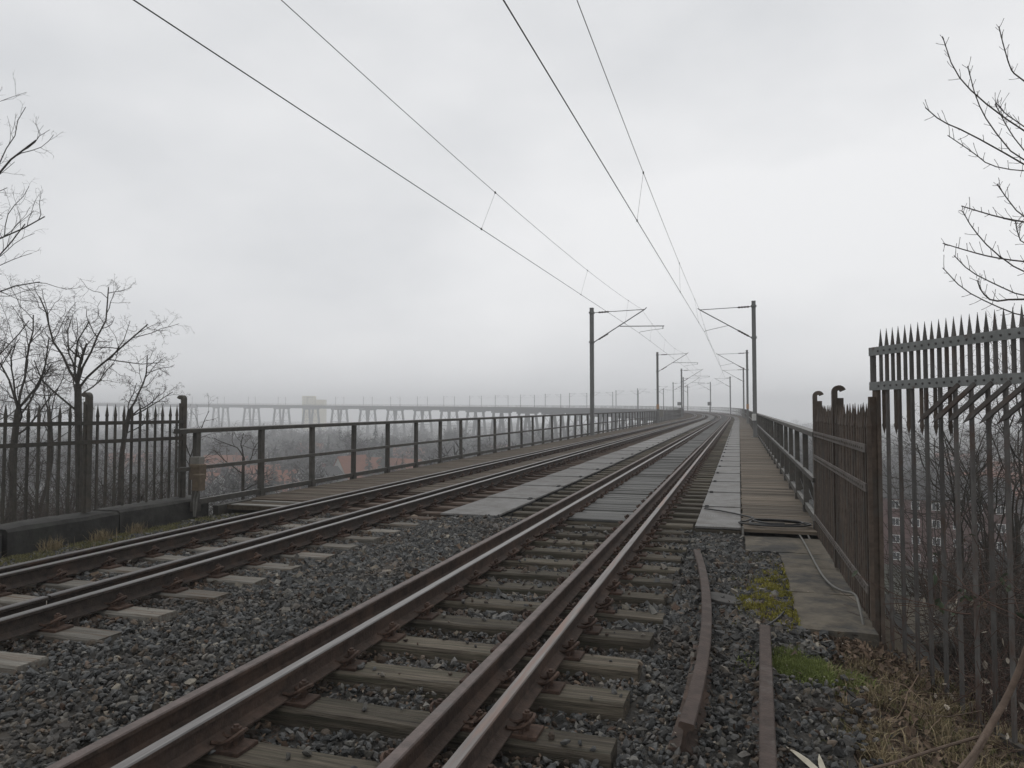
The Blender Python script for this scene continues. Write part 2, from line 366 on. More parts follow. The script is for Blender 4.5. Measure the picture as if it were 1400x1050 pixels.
def cube_rocks(n=16):
    v = np.array([(i_, j_, k_) for k_ in (-1, 1) for j_ in (-1, 1) for i_ in (-1, 1)], float) * .62; out = []
    f = np.array([(0, 2, 3), (0, 3, 1), (4, 5, 7), (4, 7, 6), (0, 1, 5), (0, 5, 4), (2, 6, 7), (2, 7, 3), (0, 4, 6), (0, 6, 2), (1, 3, 7), (1, 7, 5)])
    for _ in range(n): out.append((v + rng.uniform(-.3, .3, v.shape)) * np.array([rng.uniform(.95, 1.6), rng.uniform(.6, 1.05), rng.uniform(.38, .8)]))
    return out, f
CUBES, CF = cube_rocks()
OCT = np.array([(1, 0, 0), (-1, 0, 0), (0, 1, 0), (0, -1, 0), (0, 0, 1), (0, 0, -1)], float)
OF = np.array([(0, 2, 4), (2, 1, 4), (1, 3, 4), (3, 0, 4), (2, 0, 5), (1, 2, 5), (3, 1, 5), (0, 3, 5)])
def rand_rot(n, tilt=.5):
    yaw = rng.uniform(0, 2 * np.pi, n); p = rng.normal(0, tilt, n); r = rng.normal(0, tilt, n)
    cy_, s_ = np.cos(yaw), np.sin(yaw); cp, sp = np.cos(p), np.sin(p); cr, sr = np.cos(r), np.sin(r)
    M = np.empty((n, 3, 3))
    M[:, 0, 0] = cy_ * cp; M[:, 0, 1] = cy_ * sp * sr - s_ * cr; M[:, 0, 2] = cy_ * sp * cr + s_ * sr
    M[:, 1, 0] = s_ * cp; M[:, 1, 1] = s_ * sp * sr + cy_ * cr; M[:, 1, 2] = s_ * sp * cr - cy_ * sr
    M[:, 2, 0] = -sp; M[:, 2, 1] = cp * sr; M[:, 2, 2] = cp * cr
    return M
def scatter(name, pos, size, shapes, faces, mats, tilt=.5, midx=None):
    n = len(pos); M = rand_rot(n, tilt); which = rng.integers(0, len(shapes), n); k = len(shapes[0])
    B = np.stack(shapes)[which] * size[:, None, None]
    V = np.einsum('nij,nkj->nki', M, B) + pos[:, None, :]
    F = (faces[None] + (np.arange(n) * k)[:, None, None]).reshape(-1, faces.shape[1])
    mi = None if midx is None else np.repeat(midx, len(faces))
    return inst(name, np_mesh(name, V.reshape(-1, 3), F, mats, mi))

def on(px, py, z):      # where the line of sight of a photo pixel meets height z
    return at(px, py, (EYE - z) * 1000 / (py - 564))
gc = on(1096, 917, -.09)
def ballast_points(n, y0, y1, x0, x1):
    x = rng.uniform(x0, x1, n); y = rng.uniform(y0, y1, n)
    keep = ~((x > .47) & (y > 6.9)) & ~((x > .02) & (y > 10.4)) & ~((x > -3.4) & (x < -.7) & (rng.random(n) < .15))
    keep &= ~((x < -8.3) & (rng.random(n) < (-8.3 - x) * .7))
    keep &= ~((x > .25) & (y < 6.9) & (rng.random(n) < (x - .25) * 1.7))
    # keep stones off the tops of the sleepers
    dr_ = np.abs(y[:, None] - np.array(SLR[:20])).min(1); inR = (x > -3.15) & (x < -.66) & (dr_ < .135)
    dl_ = np.abs(y[:, None] - np.array(SLL[:20])).min(1); inL = (x > -7.72) & (x < -4.86) & (dl_ < .135)
    ed = (x > -3.6) & (x <= -3.15)
    onS = (inR | inL) & (rng.random(n) < .035); inR &= ~onS; inL &= ~onS
    keep &= ~inR & ~inL
    keep &= ~((((x - gc.x) / .30) ** 2 + ((y - gc.y) / .26) ** 2 < 1) & (rng.random(n) < .9))
    x, y = x[keep], y[keep]; onS = onS[keep]
    z = hb(x) + rng.uniform(-.028, .014, len(x)) + .018 * np.sin(x * 3.1 + 1.7 * np.sin(y * 2.3)) * np.sin(y * 2.7 + x) + .0065 * y
    z = np.where(onS, .014 + .0065 * y, z)
    z -= .035 * np.exp(-((y - 9) ** 2 + (x + 3.7) ** 2) / 1.5)
    return np.stack([x, y, z], 1)
pa = ballast_points(44000, 2.2, 6.3, -9.9, 1.3)
pb = ballast_points(76000, 6.3, DECK - .05, -9.9, .7)
pa = pa[(pa[:, 1] * .955 - pa[:, 0] * .296) > 3.2]
def near_rail(p):
    d = np.min(np.abs(p[:, :1] - np.array([-3.0, -1.5, -7.25, -5.75])), axis=1); return (rng.random(len(p)) < np.clip(1.15 - d / .55, 0, .85)).astype(int)
def scl(n): return np.clip(rng.lognormal(math.log(.0245), .38, n), .009, .058)
o = scatter('ballast_stones', pa, scl(len(pa)), ROCKS, RF, [m_ballast, m_ballrust], .55, near_rail(pa)); tag(o, 'angular grey ballast stones around the nearest sleepers', 'ballast', kind='stuff')
o = scatter('ballast_stones', pb, scl(len(pb)), CUBES, CF, [m_ballast, m_ballrust], .6, near_rail(pb)); tag(o, 'angular grey ballast stones further on, up to where the bridge deck begins', 'ballast', kind='stuff')

# ------------------------------------------------------------------ viaduct deck, girders and trestle towers
via = empty('viaduct', P(DECK, XC, -3), 0, 'long steel railway viaduct on trestle towers curving away to the left into the mist', 'viaduct')
ss = steps(DECK, 1250, 4, 10)
d = MB(); d.sweep([Fr(s, XC) for s in ss], [(-5.5, -.40), (5.3, -.40), (5.3, -.52), (-5.5, -.52)][::-1]); d.build('deck', m_bridge, via)
for gxo in (-4.6, 4.4):
    d = MB(); d.sweep([Fr(s, XC + gxo) for s in ss], [(-.25, -3.0), (.25, -3.0), (.25, -2.9), (.03, -2.9), (.03, -.62), (.25, -.62), (.25, -.52), (-.25, -.52), (-.25, -.62), (-.03, -.62), (-.03, -2.9), (-.25, -2.9)])
    d.build('girder', m_bridge, via)
for ex in (-9.62, 1.22):
    d = MB(); d.sweep([Fr(s, ex) for s in ss], [(-.06, -.40), (.06, -.40), (.06, .02), (-.06, .02)]); d.build('edge_beam', m_steel, via)
TOWER_H = 36.
def tower_meshes():
    cap = MB()
    for yb in (-6, 6):
        cap.bar((-5, yb, -.5), (5, yb, -.5), 1.6, 1.2)
        wz = lambda z: 3.2 + 4.2 * (-z / 34.)
        for lv in range(3):
            z0, z1 = -2 - lv * 10.5, -2 - (lv + 1) * 10.5
            cap.bar((-wz(z0), yb, z0), (wz(z1), yb, z1), .16, .16); cap.bar((wz(z0), yb, z0), (-wz(z1), yb, z1), .16, .16); cap.bar((-wz(z1), yb, z1), (wz(z1), yb, z1), .35, .35)
    for xs_ in (-1, 1):
        for z in (-12.5, -23): cap.bar((xs_ * (3.2 + 4.2 * -z / 34.), -6.3, z), (xs_ * (3.2 + 4.2 * -z / 34.), 6.3, z), .3, .3)
    leg = MB(); leg.bar((0, 0, 0), (0, 0, -1), 1.5, 1.5)
    return cap.mesh('trestle_tower', m_bridge), leg.mesh('leg', m_bridge)
tcap, tleg = tower_meshes()
s = 48.
while s < 1240:
    o = inst('trestle_tower', tcap, via, P(s, XC - .1, -3.0), (0, 0, A(s)))
    for sx in (-1, 1):
        for yb in (-6, 6):
            for spl in (0,):
                h = 34.; w = 3.2
                top = Vector((sx * w, yb, -.2)); bot = Vector((sx * (w + 4.2), yb * 1.12, -h))
                dv = bot - top; L_ = dv.length
                l = inst('leg', tleg, o, top, world=False); l.rotation_euler = (-dv).to_track_quat('Z', 'Y').to_euler(); l.scale = (1, 1, L_)
    s += 41.

# abutment under the deck's near end
ab = MB(); ab.box((XC, DECK - .55, -3.6), (11.6, 1.0, 6.2)); ab.box((1.6, 8.6, -3.4), (.35, 5.6, 5.8)); ab.box((-10.9, 10.8, -3.6), (.5, 2.0, 6))
o = ab.build('abutment', m_stone); tag(o, 'dark masonry abutment carrying the near end of the viaduct', 'abutment')

# ------------------------------------------------------------------ tracks
RAIL = [(-.068, 0), (.068, 0), (.068, .010), (.020, .027), (.010, .040), (.010, .115), (.018, .124), (.036, .130), (.036, .152), (.030, .160), (-.030, .160), (-.036, .152), (-.036, .130), (-.018, .124), (-.010, .115), (-.010, .040), (-.020, .027), (-.068, .010)]
RM = [0] * 18
for k in (7, 8, 9, 10, 11): RM[k] = 1
RM[7] = 0; RM[11] = 0
def rail(name, x, z, mats, parent, s0=-5, s1=420, gap=None):
    r = MB()
    def rng_(a, b): return [a + i_ * 1.0 for i_ in range(int(b - a))] + [b] if b - a < 40 else [a + 2 * i_ for i_ in range(int((S0 - a) / 2))] + steps(S0, b, 2, 8)
    if gap:
        r.sweep([Fr(q_, x, z) for q_ in (s0, gap - .012)], RAIL, RM); r.sweep([Fr(q_, x, z) for q_ in rng_(gap + .012, s1)], RAIL, RM)
    else: r.sweep([Fr(q_, x, z) for q_ in rng_(s0, s1)], RAIL, RM)
    return r.build(name, mats, parent)
def sleeper_mesh(seed, mt, L_=2.76, W=.25, H=.16):
    rr = random.Random(seed); b = MB(); n = 9; pr = []
    prof = [(-W / 2, -H), (W / 2, -H), (W / 2, -.018), (W / 2 - .014, 0), (-W / 2 + .014, 0), (-W / 2, -.018)]
    b_v = []
    for i_ in range(n):
        x = -L_ / 2 + L_ * i_ / (n - 1); k = rr.uniform(-.005, .005)
        for y_, z_ in prof: b_v.append((x + (rr.uniform(-.008, .008) if i_ in (0, n - 1) else 0), y_ + k + rr.uniform(-.003, .003), z_ + rr.uniform(-.004, .003)))
    fs = [(i_ * 6 + j_, (i_ + 1) * 6 + j_, (i_ + 1) * 6 + (j_ + 1) % 6, i_ * 6 + (j_ + 1) % 6) for i_ in range(n - 1) for j_ in range(6)]
    fs += [(0, 1, 2, 3, 4, 5), tuple((n - 1) * 6 + j_ for j_ in range(5, -1, -1))]
    b.add(b_v, fs); return b.mesh('sleeper', mt)
def fast_meshes():
    p = MB(); p.box((0, 0, .012), (.70, .18, .022), ch=.004)
    for x in (-.255, -.045, .045, .255): p.box((x, 0, .035), (.022, .15, .026))
    pm = p.mesh('base_plate', m_clip)
    c = MB()
    c.tube([(0, 0, 0), (0, 0, .085)], .012, 6); c.tube([(0, 0, .05), (0, 0, .075)], .022, 6)
    loop = []
    for q_ in range(15):
        t_ = q_ / 14 * 2 - 1
        loop.append((-.03 + .062 * math.cos(t_ * 2.6), .072 * t_ + .026 * math.sin(t_ * 5.2), .040 + .022 * math.cos(t_ * 4)))
    c.tube(loop, .0095, 5)
    cm = c.mesh('rail_clip', m_clip)
    return pm, cm
base_plate, rail_clip = fast_meshes()
def make_track(xc, zoff, mats4, sl_mats, s_first, sp, label, heads_gap):
    root = empty('railway_track', P(4, xc, zoff), 0, label, 'railway track', 'railway tracks')
    for (x, nm, m2, gap) in mats4: rail(nm, x, zoff + .024, m2, root, gap=gap)
    variants = {id(m): [sleeper_mesh(k, m) for k in range(5)] for m in set(sl_mats.values())}
    longv = [sleeper_mesh(30 + k, sl_mats['far'], 3.22) for k in range(4)]
    k = 0; far = MB(); farf = MB()
    for s in (SLR if xc == XR else SLL):
        mm = sl_mats['near'] if s < sl_mats_break[xc] else sl_mats['far']
        z = zoff + random.uniform(-.006, .004)
        if k < 150:
            lg = xc == XR and s > DECK + .1; me = random.choice(longv if lg else variants[id(mm)])
            sh = -.23 if lg else 0
            o = inst('sleeper', me, root, P(s, xc + sh + random.uniform(-.025, .025), z), (random.uniform(-.01, .01), random.uniform(-.004, .004), A(s) + random.uniform(-.012, .012)))
            if k < 46:
                for (a, b) in ((0, 1), (2, 3)):
                    cxp = (mats4[a][0] + mats4[b][0]) / 2 - xc - sh
                    inst('base_plate', base_plate, o, (cxp, 0, 0), world=False)
                    for sx, off in ((-1, -.262), (1, .262)):
                        c_ = inst('rail_clip', rail_clip, o, (cxp + off * 1.04, random.uniform(-.008, .008), .018), (random.uniform(-.1, .1), 0, (0 if sx > 0 else math.pi) + random.uniform(-.2, .2)), (1.35, 1.35, 1.35), world=False)
                    if (a, b) == (2, 3) and k < 24: inst('rail_clip', rail_clip, o, (cxp - .02, 0, .012), (0, 0, 0), world=False)
            elif k >= 46:
                for (a, b) in ((0, 1), (2, 3)):
                    cxp = (mats4[a][0] + mats4[b][0]) / 2
                    for off in (-.29, .29): farf.box(P(s, cxp + off, z + .04), (.10, .15, .07), A(s))
        else:
            far.box(P(s, xc, z - .08), (2.76, .25, .16), A(s))
        k += 1
    tag(far.build('far_sleepers', sl_mats['far'], root), kind='stuff'); tag(farf.build('far_fastenings', m_clip, root), kind='stuff')
    return root
sl_mats_break = {XR: 400, XL: 11.0}
R_rails = [(-3.124, 'guard_rail', [m_rust, m_headrust], None), (-2.827, 'running_rail', [m_rust, m_headpol], None),
           (-1.626, 'guard_rail', [m_rust, m_headrust], None), (-1.328, 'running_rail', [m_rust, m_headmix], None)]
L_rails = [(-7.40, 'guard_rail', [m_rustdark, m_headdark], None), (-7.10, 'running_rail', [m_rustdark, m_headpol], None),
           (-5.90, 'guard_rail', [m_rustdark, m_headdark], 5.05), (-5.60, 'running_rail', [m_rustdark, m_headpol], None)]
trR = make_track(XR, 0, R_rails, {'near': m_wood, 'far': m_wood}, 4.16, .672, 'nearer railway track of rusty rails on olive grey wooden sleepers', 0)
trL = make_track(XL, ZL, L_rails, {'near': m_pale, 'far': m_rustwood}, 4.1, .667, 'further railway track of dark rails on pale rust stained sleepers beside the stone parapet', 0)
# grey boards between the rails of the nearer track
bm_ = [MB() for _ in range(3)]
bme = []
for k, b in enumerate(bm_):
    b.box((0, 0, 0), (1.04, .29, .04), ch=.01); bme.append(b.mesh('deck_board', m_board))
s = DECK + .35; k = 0; far = MB()
while s < 300:
    if k < 170:
        inst('deck_board', bme[k % 3], trR, P(s, -2.225, .024 + random.uniform(-.012, .010)), (random.uniform(-.06, .06), random.uniform(-.006, .006), A(s) + random.uniform(-.012, .012)))
    else: far.box(P(s, -2.225, .028), (1.04, .215, .035), A(s))
    s += .336 + random.uniform(-.008, .008); k += 1
tag(far.build('far_deck_boards', m_board, trR), kind='stuff')
# darker boards between the rails of the further track
b = MB(); b.box((0, 0, 0), (1.0, .215, .035), ch=.006); bd = b.mesh('deck_board', m_plankdark)
s = DECK + 3; k = 0; far = MB()
while s < 260:
    if k < 120: inst('deck_board', bd, trL, P(s, -6.5, ZL + .012 + random.uniform(-.004, .006)), (random.uniform(-.03, .03), 0, A(s)))
    else: far.box(P(s, -6.5, ZL + .012), (1.0, .215, .035), A(s))
    s += .262; k += 1
tag(far.build('far_deck_boards', m_plankdark, trL), kind='stuff')

# ------------------------------------------------------------------ walkways on the bridge
def plate_walk(x0, x1, z, clip_x, s0):
    root = empty('plate_walkway', P(s0, (x0 + x1) / 2, z)); tag(root, kind='structure')
    L_ = 2.44; w = x1 - x0
    p = MB(); p.box((0, 0, 0), (w, L_ - .005, .03), ch=.0015)
    nr = int(w / .042)
    for i_ in range(nr):                       # raised tread ribs
        xx = -w / 2 + (i_ + .5) * w / nr
        for j_ in range(2): p.box((xx, -L_ / 4 + j_ * L_ / 2, .0165), (.011, L_ / 2 - .05, .004))
    pm = p.mesh('plate', m_plate)
    p2 = MB(); p2.box((0, 0, 0), (w, L_ - .004, .03)); pm2 = p2.mesh('plate', m_plate)
    c = MB(); c.tube([(0, 0, 0), (0, 0, .035)], .035, 8); c.box((0, .05, .012), (.07, .10, .02)); c.box((0, -.05, .012), (.07, .10, .02)); cm = c.mesh('plate_clip', m_plateclip)
    s = s0 + L_ / 2; k = 0
    while s < 380:
        o = inst('plate', pm if k < 9 else pm2, root, P(s, (x0 + x1) / 2, z - .015), (random.uniform(-.0015, .0015), random.uniform(-.002, .002), A(s)))
        if k < 22: inst('plate_clip', cm, o, (clip_x - (x0 + x1) / 2, L_ / 2 - .02, .016), world=False)
        s += L_; k += 1
plate_walk(-4.96, -3.93, .055, -4.03, DECK)
plate_walk(-.68, 0.0, .03, -.60, DECK)
sup = MB()
sup.box((-.34, DECK + .06, .0), (.70, .10, .14)); sup.box((-4.445, DECK + .06, .02), (1.02, .1, .10))
sup.box((.03, DECK - .03, .07), (.03, .05, .14), mi=1)
tag(sup.build('walkway_end_beam', [m_wood, m_conc2]), kind='structure')
sb = MB()
for x in (-.66, -.04, -4.92, -3.97): sb.sweep([Fr(q_, x) for q_ in steps(DECK + .2, 380, 4, 8)], [(-.03, -.40), (.03, -.40), (.03, -.02), (-.03, -.02)])
tag(sb.build('walkway_stringers', m_steel), kind='structure')

def plank_walk(x0, x1, z, s0, mt, w=.19):
    root = empty('plank_walkway', P(s0, (x0 + x1) / 2, z)); tag(root, kind='structure')
    ms = []
    for k in range(4):
        b = MB(); b.box((0, 0, 0), (x1 - x0 + random.uniform(-.03, .03), w - .022, .05), ch=.007); ms.append(b.mesh('plank', mt))
    s = s0 + w / 2; k = 0; far = MB()
    while s < 420:
        if k < 290: inst('plank', random.choice(ms), root, P(s, (x0 + x1) / 2 + random.uniform(-.015, .015), z - .025 + random.uniform(-.005, .004)), (random.uniform(-.015, .015), random.uniform(-.004, .004), A(s) + random.uniform(-.006, .006)))
        else: far.box(P(s, (x0 + x1) / 2, z - .025), (x1 - x0, w - .014, .05), A(s))
        s += w; k += 1
    tag(far.build('far_planks', mt, root), kind='stuff')
plank_walk(.03, 1.14, .03, DECK, m_plank)
plank_walk(-9.50, -7.78, .06, DECK + .9, m_plankdark)
e = MB(); e.box((-8.55, DECK + .25, .06), (1.7, .16, .10)); e.box((-8.75, DECK + .75, .075), (1.2, .10, .09)); tag(e.build('concrete_threshold', m_conc2), kind='structure')
e = MB()
e.box((-8.6, DECK + .5, .055), (1.75, .7, .08)); tag(e.build('threshold_infill', m_soil), kind='structure')

# concrete path beside the nearer track, in front of the right-hand walkway
cp = MB()
for (x0, x1, y0, y1) in ((.49, 1.11, 6.93, 8.3), (.495, 1.11, 8.305, 9.6), (.49, 1.11, 9.604, 10.53), (.06, 1.11, 10.535, DECK - .01)):
    rr = random.Random(y0); n_ = 7; base_ = len(cp.v); vs = []
    for j_ in range(n_):
        for i_ in range(5):
            e1 = rr.uniform(-.012, .012) if i_ in (0, 4) or j_ in (0, n_ - 1) else 0
            vs.append((x0 + (x1 - x0) * i_ / 4 + (e1 if i_ in (0,) else 0), y0 + (y1 - y0) * j_ / (n_ - 1) + (e1 * .5 if j_ == 0 else 0), -.012 + .0055 * (y0 + y1) / 2 * .5 + rr.uniform(-.006, .005) - (.014 if e1 else 0)))
    vs += [(v_[0], v_[1], -.25) for v_ in vs]; o_ = n_ * 5
    fs = [(j_ * 5 + i_, j_ * 5 + i_ + 1, (j_ + 1) * 5 + i_ + 1, (j_ + 1) * 5 + i_) for j_ in range(n_ - 1) for i_ in range(4)]
    ring = [i_ for i_ in range(5)] + [j_ * 5 + 4 for j_ in range(1, n_)] + [(n_ - 1) * 5 + i_ for i_ in (3, 2, 1, 0)] + [j_ * 5 for j_ in range(n_ - 2, 0, -1)]
    for k_ in range(len(ring)): a_, b_ = ring[k_], ring[(k_ + 1) % len(ring)]; fs.append((a_ + o_, b_ + o_, b_, a_))
    cp.add(vs, fs)
tag(cp.build('concrete_path', m_concrete), kind='structure')

# ------------------------------------------------------------------ bridge railings
def railing(x, s0, sp, label, first_stub, side):
    root = empty('bridge_railing', P(s0, x), 0, label, 'railing', 'railings along the edges of the bridge')
    p = MB(); p.box((0, 0, .72), (.085, .115, 1.44)); p.box((0, 0, .07), (.12, .15, .18)); (p.bar((side * .03, 0, .62), (side * .22, 0, .02), .03, .07) if side > 0 else None)
    pm = p.mesh('post', m_steel)
    p = MB(); p.box((0, 0, .72), (.085, .105, 1.44)); pf = p.mesh('post', m_steel)
    s = s0; k = 0; far = MB()
    while s < 1240:
        if k < 150: inst('post', pm if k < 40 else pf, root, P(s, x, 0), (0, random.uniform(-.008, .008), A(s)))
        else: far.box(P(s, x, .72), (.085, .105, 1.44), A(s))
        s += sp; k += 1
    tag(far.build('far_posts', m_steel, root), kind='stuff')
    st = steps(first_stub, 1240, 4, 10)
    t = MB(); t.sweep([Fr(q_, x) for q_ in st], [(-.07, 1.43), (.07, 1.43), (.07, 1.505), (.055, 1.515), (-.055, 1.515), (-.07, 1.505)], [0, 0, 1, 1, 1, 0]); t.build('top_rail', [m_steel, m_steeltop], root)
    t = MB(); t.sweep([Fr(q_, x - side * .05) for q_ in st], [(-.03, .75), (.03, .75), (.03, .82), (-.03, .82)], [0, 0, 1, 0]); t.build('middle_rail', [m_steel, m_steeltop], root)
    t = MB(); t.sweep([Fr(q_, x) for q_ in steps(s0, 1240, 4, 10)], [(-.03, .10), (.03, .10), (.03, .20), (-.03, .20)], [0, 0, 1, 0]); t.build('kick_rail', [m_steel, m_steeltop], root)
    return root
railing(-9.62, 11.25, 1.93, 'dark iron bridge railing past the further track, in front of the misty valley', 10.75, -1)
railing(1.12, 12.1, 1.93, 'dark iron bridge railing beside the plank walkway, starting at the low spiked fence', 11.9, 1)

# small electrical box on the first post of the left railing
bx = empty('junction_box', P(11.25, -9.45, .3), 0, 'weathered grey and brown box with loose cables on the first railing post', 'junction box')
b = MB(); b.box((-9.50, 11.14, 1.0), (.20, .14, .14), ch=.01); b.build('box_lid', m_box, bx)
b = MB(); b.box((-9.45, 11.10, .80), (.22, .18, .28), ch=.015); b.box((-9.36, 11.02, .62), (.16, .14, .30), ch=.02); b.build('box_body', m_boxbrown, bx)
for k in range(2):
    b = MB(); b.tube([(-9.43 + .06 * k, 11.06, .5), (-9.47 + .07 * k, 11.03, .3), (-9.44 + .03 * k, 11.0, .0)], .014, 6); b.build('cable', m_cable2, bx)

# ------------------------------------------------------------------ overhead line masts
STN = [48. + 41 * k for k in range(30)]
def mast_parts(side):
    """side +1: pole on the left, bracket reaching right"""
    p = MB(); h = 8.55
    p.box((0, 0, h / 2), (.20, .22, h)); p.box((-.11, 0, h / 2), (.024, .26, h)); p.box((.11, 0, h / 2), (.024, .26, h))
    for z in (.02,): p.box((0, 0, z + .02), (.5, .5, .06))
    for z in (6.25, 8.22): p.box((0, 0, z), (.34, .34, .10))
    pole = p.mesh('pole', m_mast)
    t = MB(); x_ = side
    if side > 0:
        t.tube([(x_ * .15, 0, 8.22), (x_ * 3.5, 0, 8.30)], .024, 6); t.tube([(x_ * .15, 0, 6.25), (x_ * 3.5, 0, 8.30)], .034, 6)
        t.tube([(x_ * 1.86, 0, 7.25), (x_ * 4.75, 0, 7.17)], .03, 6)
        t.tube([(x_ * 4.68, 0, 7.17), (x_ * 4.66, 0, 6.98)], .025, 5)
        t.tube([(x_ * 3.5, 0, 8.30), (x_ * 3.63, 0, 8.42)], .03, 5)
        sa = MB(); sa.tube([(x_ * 4.66, 0, 7.0), (x_ * 3.9, 0, 6.93), (x_ * 3.2, 0, 6.83), (x_ * 3.15, 0, 6.76)], .014, 5)
    else:
        t.tube([(x_ * .15, 0, 8.2), (x_ * 3.25, 0, 8.12)], .024, 6); t.tube([(x_ * .15, 0, 6.25), (x_ * 3.3, 0, 8.14)], .034, 6)
        t.tube([(x_ * 3.25, 0, 8.12), (x_ * 3.4, 0, 8.22)], .03, 5)
        sa = MB(); sa.tube([(x_ * 1.5, 0, 7.06), (x_ * 2.4, 0, 6.88), (x_ * 2.95, 0, 6.76), (x_ * 2.98, 0, 6.68)], .016, 5)
    br = t.mesh('bracket', m_arm); sm_ = sa.mesh('steady_arm', m_arm)
    ins = MB()
    def insul(p0, p1):
        p0, p1 = Vector(p0), Vector(p1); n = 9; pts, rr_ = [], []
        for i_ in range(n):
            pts.append(p0.lerp(p1, i_ / (n - 1))); rr_.append(.065 if i_ % 2 else .04)
        ins.tube(pts, rr_, 8)
    if side > 0: insul((x_ * .45, 0, 8.226), (x_ * 1.15, 0, 8.242)); insul((x_ * .45, 0, 6.42), (x_ * 1.1, 0, 6.795))
    else: insul((x_ * .25, 0, 8.197), (x_ * .95, 0, 8.179)); insul((x_ * .3, 0, 6.34), (x_ * .95, 0, 6.73))
    return pole, br, sm_, ins.mesh('insulator', m_ins)
MXL, MXR = -9.33, .93
parts = {1: mast_parts(1), -1: mast_parts(-1)}
ORD = ['first', 'second', 'third', 'fourth', 'fifth', 'sixth', 'seventh', 'eighth', 'ninth', 'tenth']
for side, mx, rowname in ((1, MXL, 'along the left railing'), (-1, MXR, 'along the right walkway')):
    pole, br, sa_, ins_ = parts[side]
    one = MB(); one.box((0, 0, 4.27), (.26, .26, 8.55)); one.bar((side * .1, 0, 8.22), (side * 3.7, 0, 8.3), .06, .06); one.bar((side * .1, 0, 6.25), (side * 3.7, 0, 8.3), .07, .07)
    onem = one.mesh('catenary_mast', m_mast)
    for k, s in enumerate(STN):
        if k < 7:
            lb = 'grey catenary mast, %s from the camera in the row %s' % (ORD[k], rowname)
            if k == 0 and side < 0: lb = 'nearest grey catenary mast on the right, with a white box at railing height'
            if k == 0 and side > 0: lb = 'nearest grey catenary mast on the left, its bracket over the further track'
            r_ = empty('catenary_mast', P(s, mx), A(s), lb, 'catenary mast', 'catenary masts along the viaduct')
            for nm, me in (('pole', pole), ('bracket', br), ('steady_arm', sa_), ('insulator', ins_)): inst(nm, me, r_, world=False)
            if k == 0 and side < 0:
                b = MB(); b.box((-.06, -.20, 1.28), (.26, .12, .42), ch=.01); b.build('switch_box', m_white, r_, world=False)
            if k == 1:
                b = MB(); b.box((0, 0, 2.0), (.30, .30, .55)); b.build('warning_band', m_orange, r_, world=False)
                if side > 0:
                    b = MB(); b.box((.45, -.2, 1.2), (.45, .3, .9), ch=.02); b.build('switch_box', m_box, r_, world=False)
        else:
            o = inst('catenary_mast', onem, None, P(s, mx), (0, 0, A(s)))
            if k < 10: tag(o, 'thin far catenary mast, %s from the camera in the row %s' % (ORD[k], rowname), 'catenary mast', 'catenary masts along the viaduct')
            else: tag(o, 'faint far catenary mast standing on the misty distant arm of the viaduct', 'catenary mast', 'faint masts on the distant arm of the viaduct')

# overhead wires: chords from mast to mast, hung from a sagging messenger
def overhead(mx, off_c, off_m, zc_, zm_, c0, m0, cz0, mz0, sag0, label):
    root = empty('overhead_line', P(0, m0, 6.5), 0, label, 'overhead line', 'overhead lines')
    st = [-24.] + STN[:14]
    cpts = [P(-24, c0, cz0)] + [P(s, mx + off_c + (.0 if k % 2 == 0 else (.35 if mx < -5 else -.35) * 0), zc_) for k, s in enumerate(STN[:14])]
    mpts = [P(-24, m0, mz0)] + [P(s, mx + off_m, zm_) for s in STN[:14]]
    cw = MB(); cw.tube(cpts, .009, 5); cw.build('contact_wire', m_wire, root)
    ml = []; dr = []
    for k in range(len(st) - 1):
        a, b = mpts[k], mpts[k + 1]; L_ = (b - a).length; sag = .62 * (L_ / 41) ** 2 if k else sag0
        n = 18
        for i_ in range(n): 
            t_ = i_ / n; p = a.lerp(b, t_); p.z -= 4 * sag * t_ * (1 - t_); ml.append(p)
        ts = [(s_ - st[k]) / (st[k + 1] - st[k]) for s_ in ((5.8, 17.9, 30.1, 42.) if k == 0 else (st[k] + 6, st[k] + 16, st[k] + 26, st[k] + 36))]
        if k < 5:
            for t_ in ts:
                p = a.lerp(b, t_); p.z -= 4 * sag * t_ * (1 - t_); q_ = cpts[k].lerp(cpts[k + 1], t_); dr.append((p, q_))
    ml.append(mpts[-1])
    t = MB(); t.tube(ml, .0065, 5); t.build('messenger_wire', m_wire, root)
    for p, q_ in dr:
        b = MB(); b.tube([p, q_], .0035, 4); b.box(p, (.03, .05, .05)); b.box(q_, (.03, .05, .05)); b.build('dropper', m_wire, root)
overhead(MXL, 3.15, 3.3, 6.76, 8.33, -6.7, -6.0, 6.3, 8.9, 1.1, 'overhead wires hanging above the further track, upper left pair in the sky')
overhead(MXR, -2.98, -3.28, 6.68, 8.14, -2.75, -1.95, 6.18, 8.59, .7, 'overhead wires hanging above the nearer track, steep pair in the middle of the sky')

# little boards beside the line in the bend
for (s, x, lab) in ((212, -7.7, 'small square track sign on a thin post, beside the left railing in the bend'), (206, -.2, 'small square track sign on a thin post, at the right of the bend')):
    r_ = empty('track_sign', P(s, x), A(s), lab, 'sign', 'small track signs in the bend')
    b = MB(); b.tube([(0, 0, 0), (0, 0, 2.2)], .05, 6); b.build('post', m_mast, r_, world=False)
    b = MB(); b.box((0, -.06, 2.45), (1.0, .05, .95)); b.build('board', m_arm, r_, world=False)

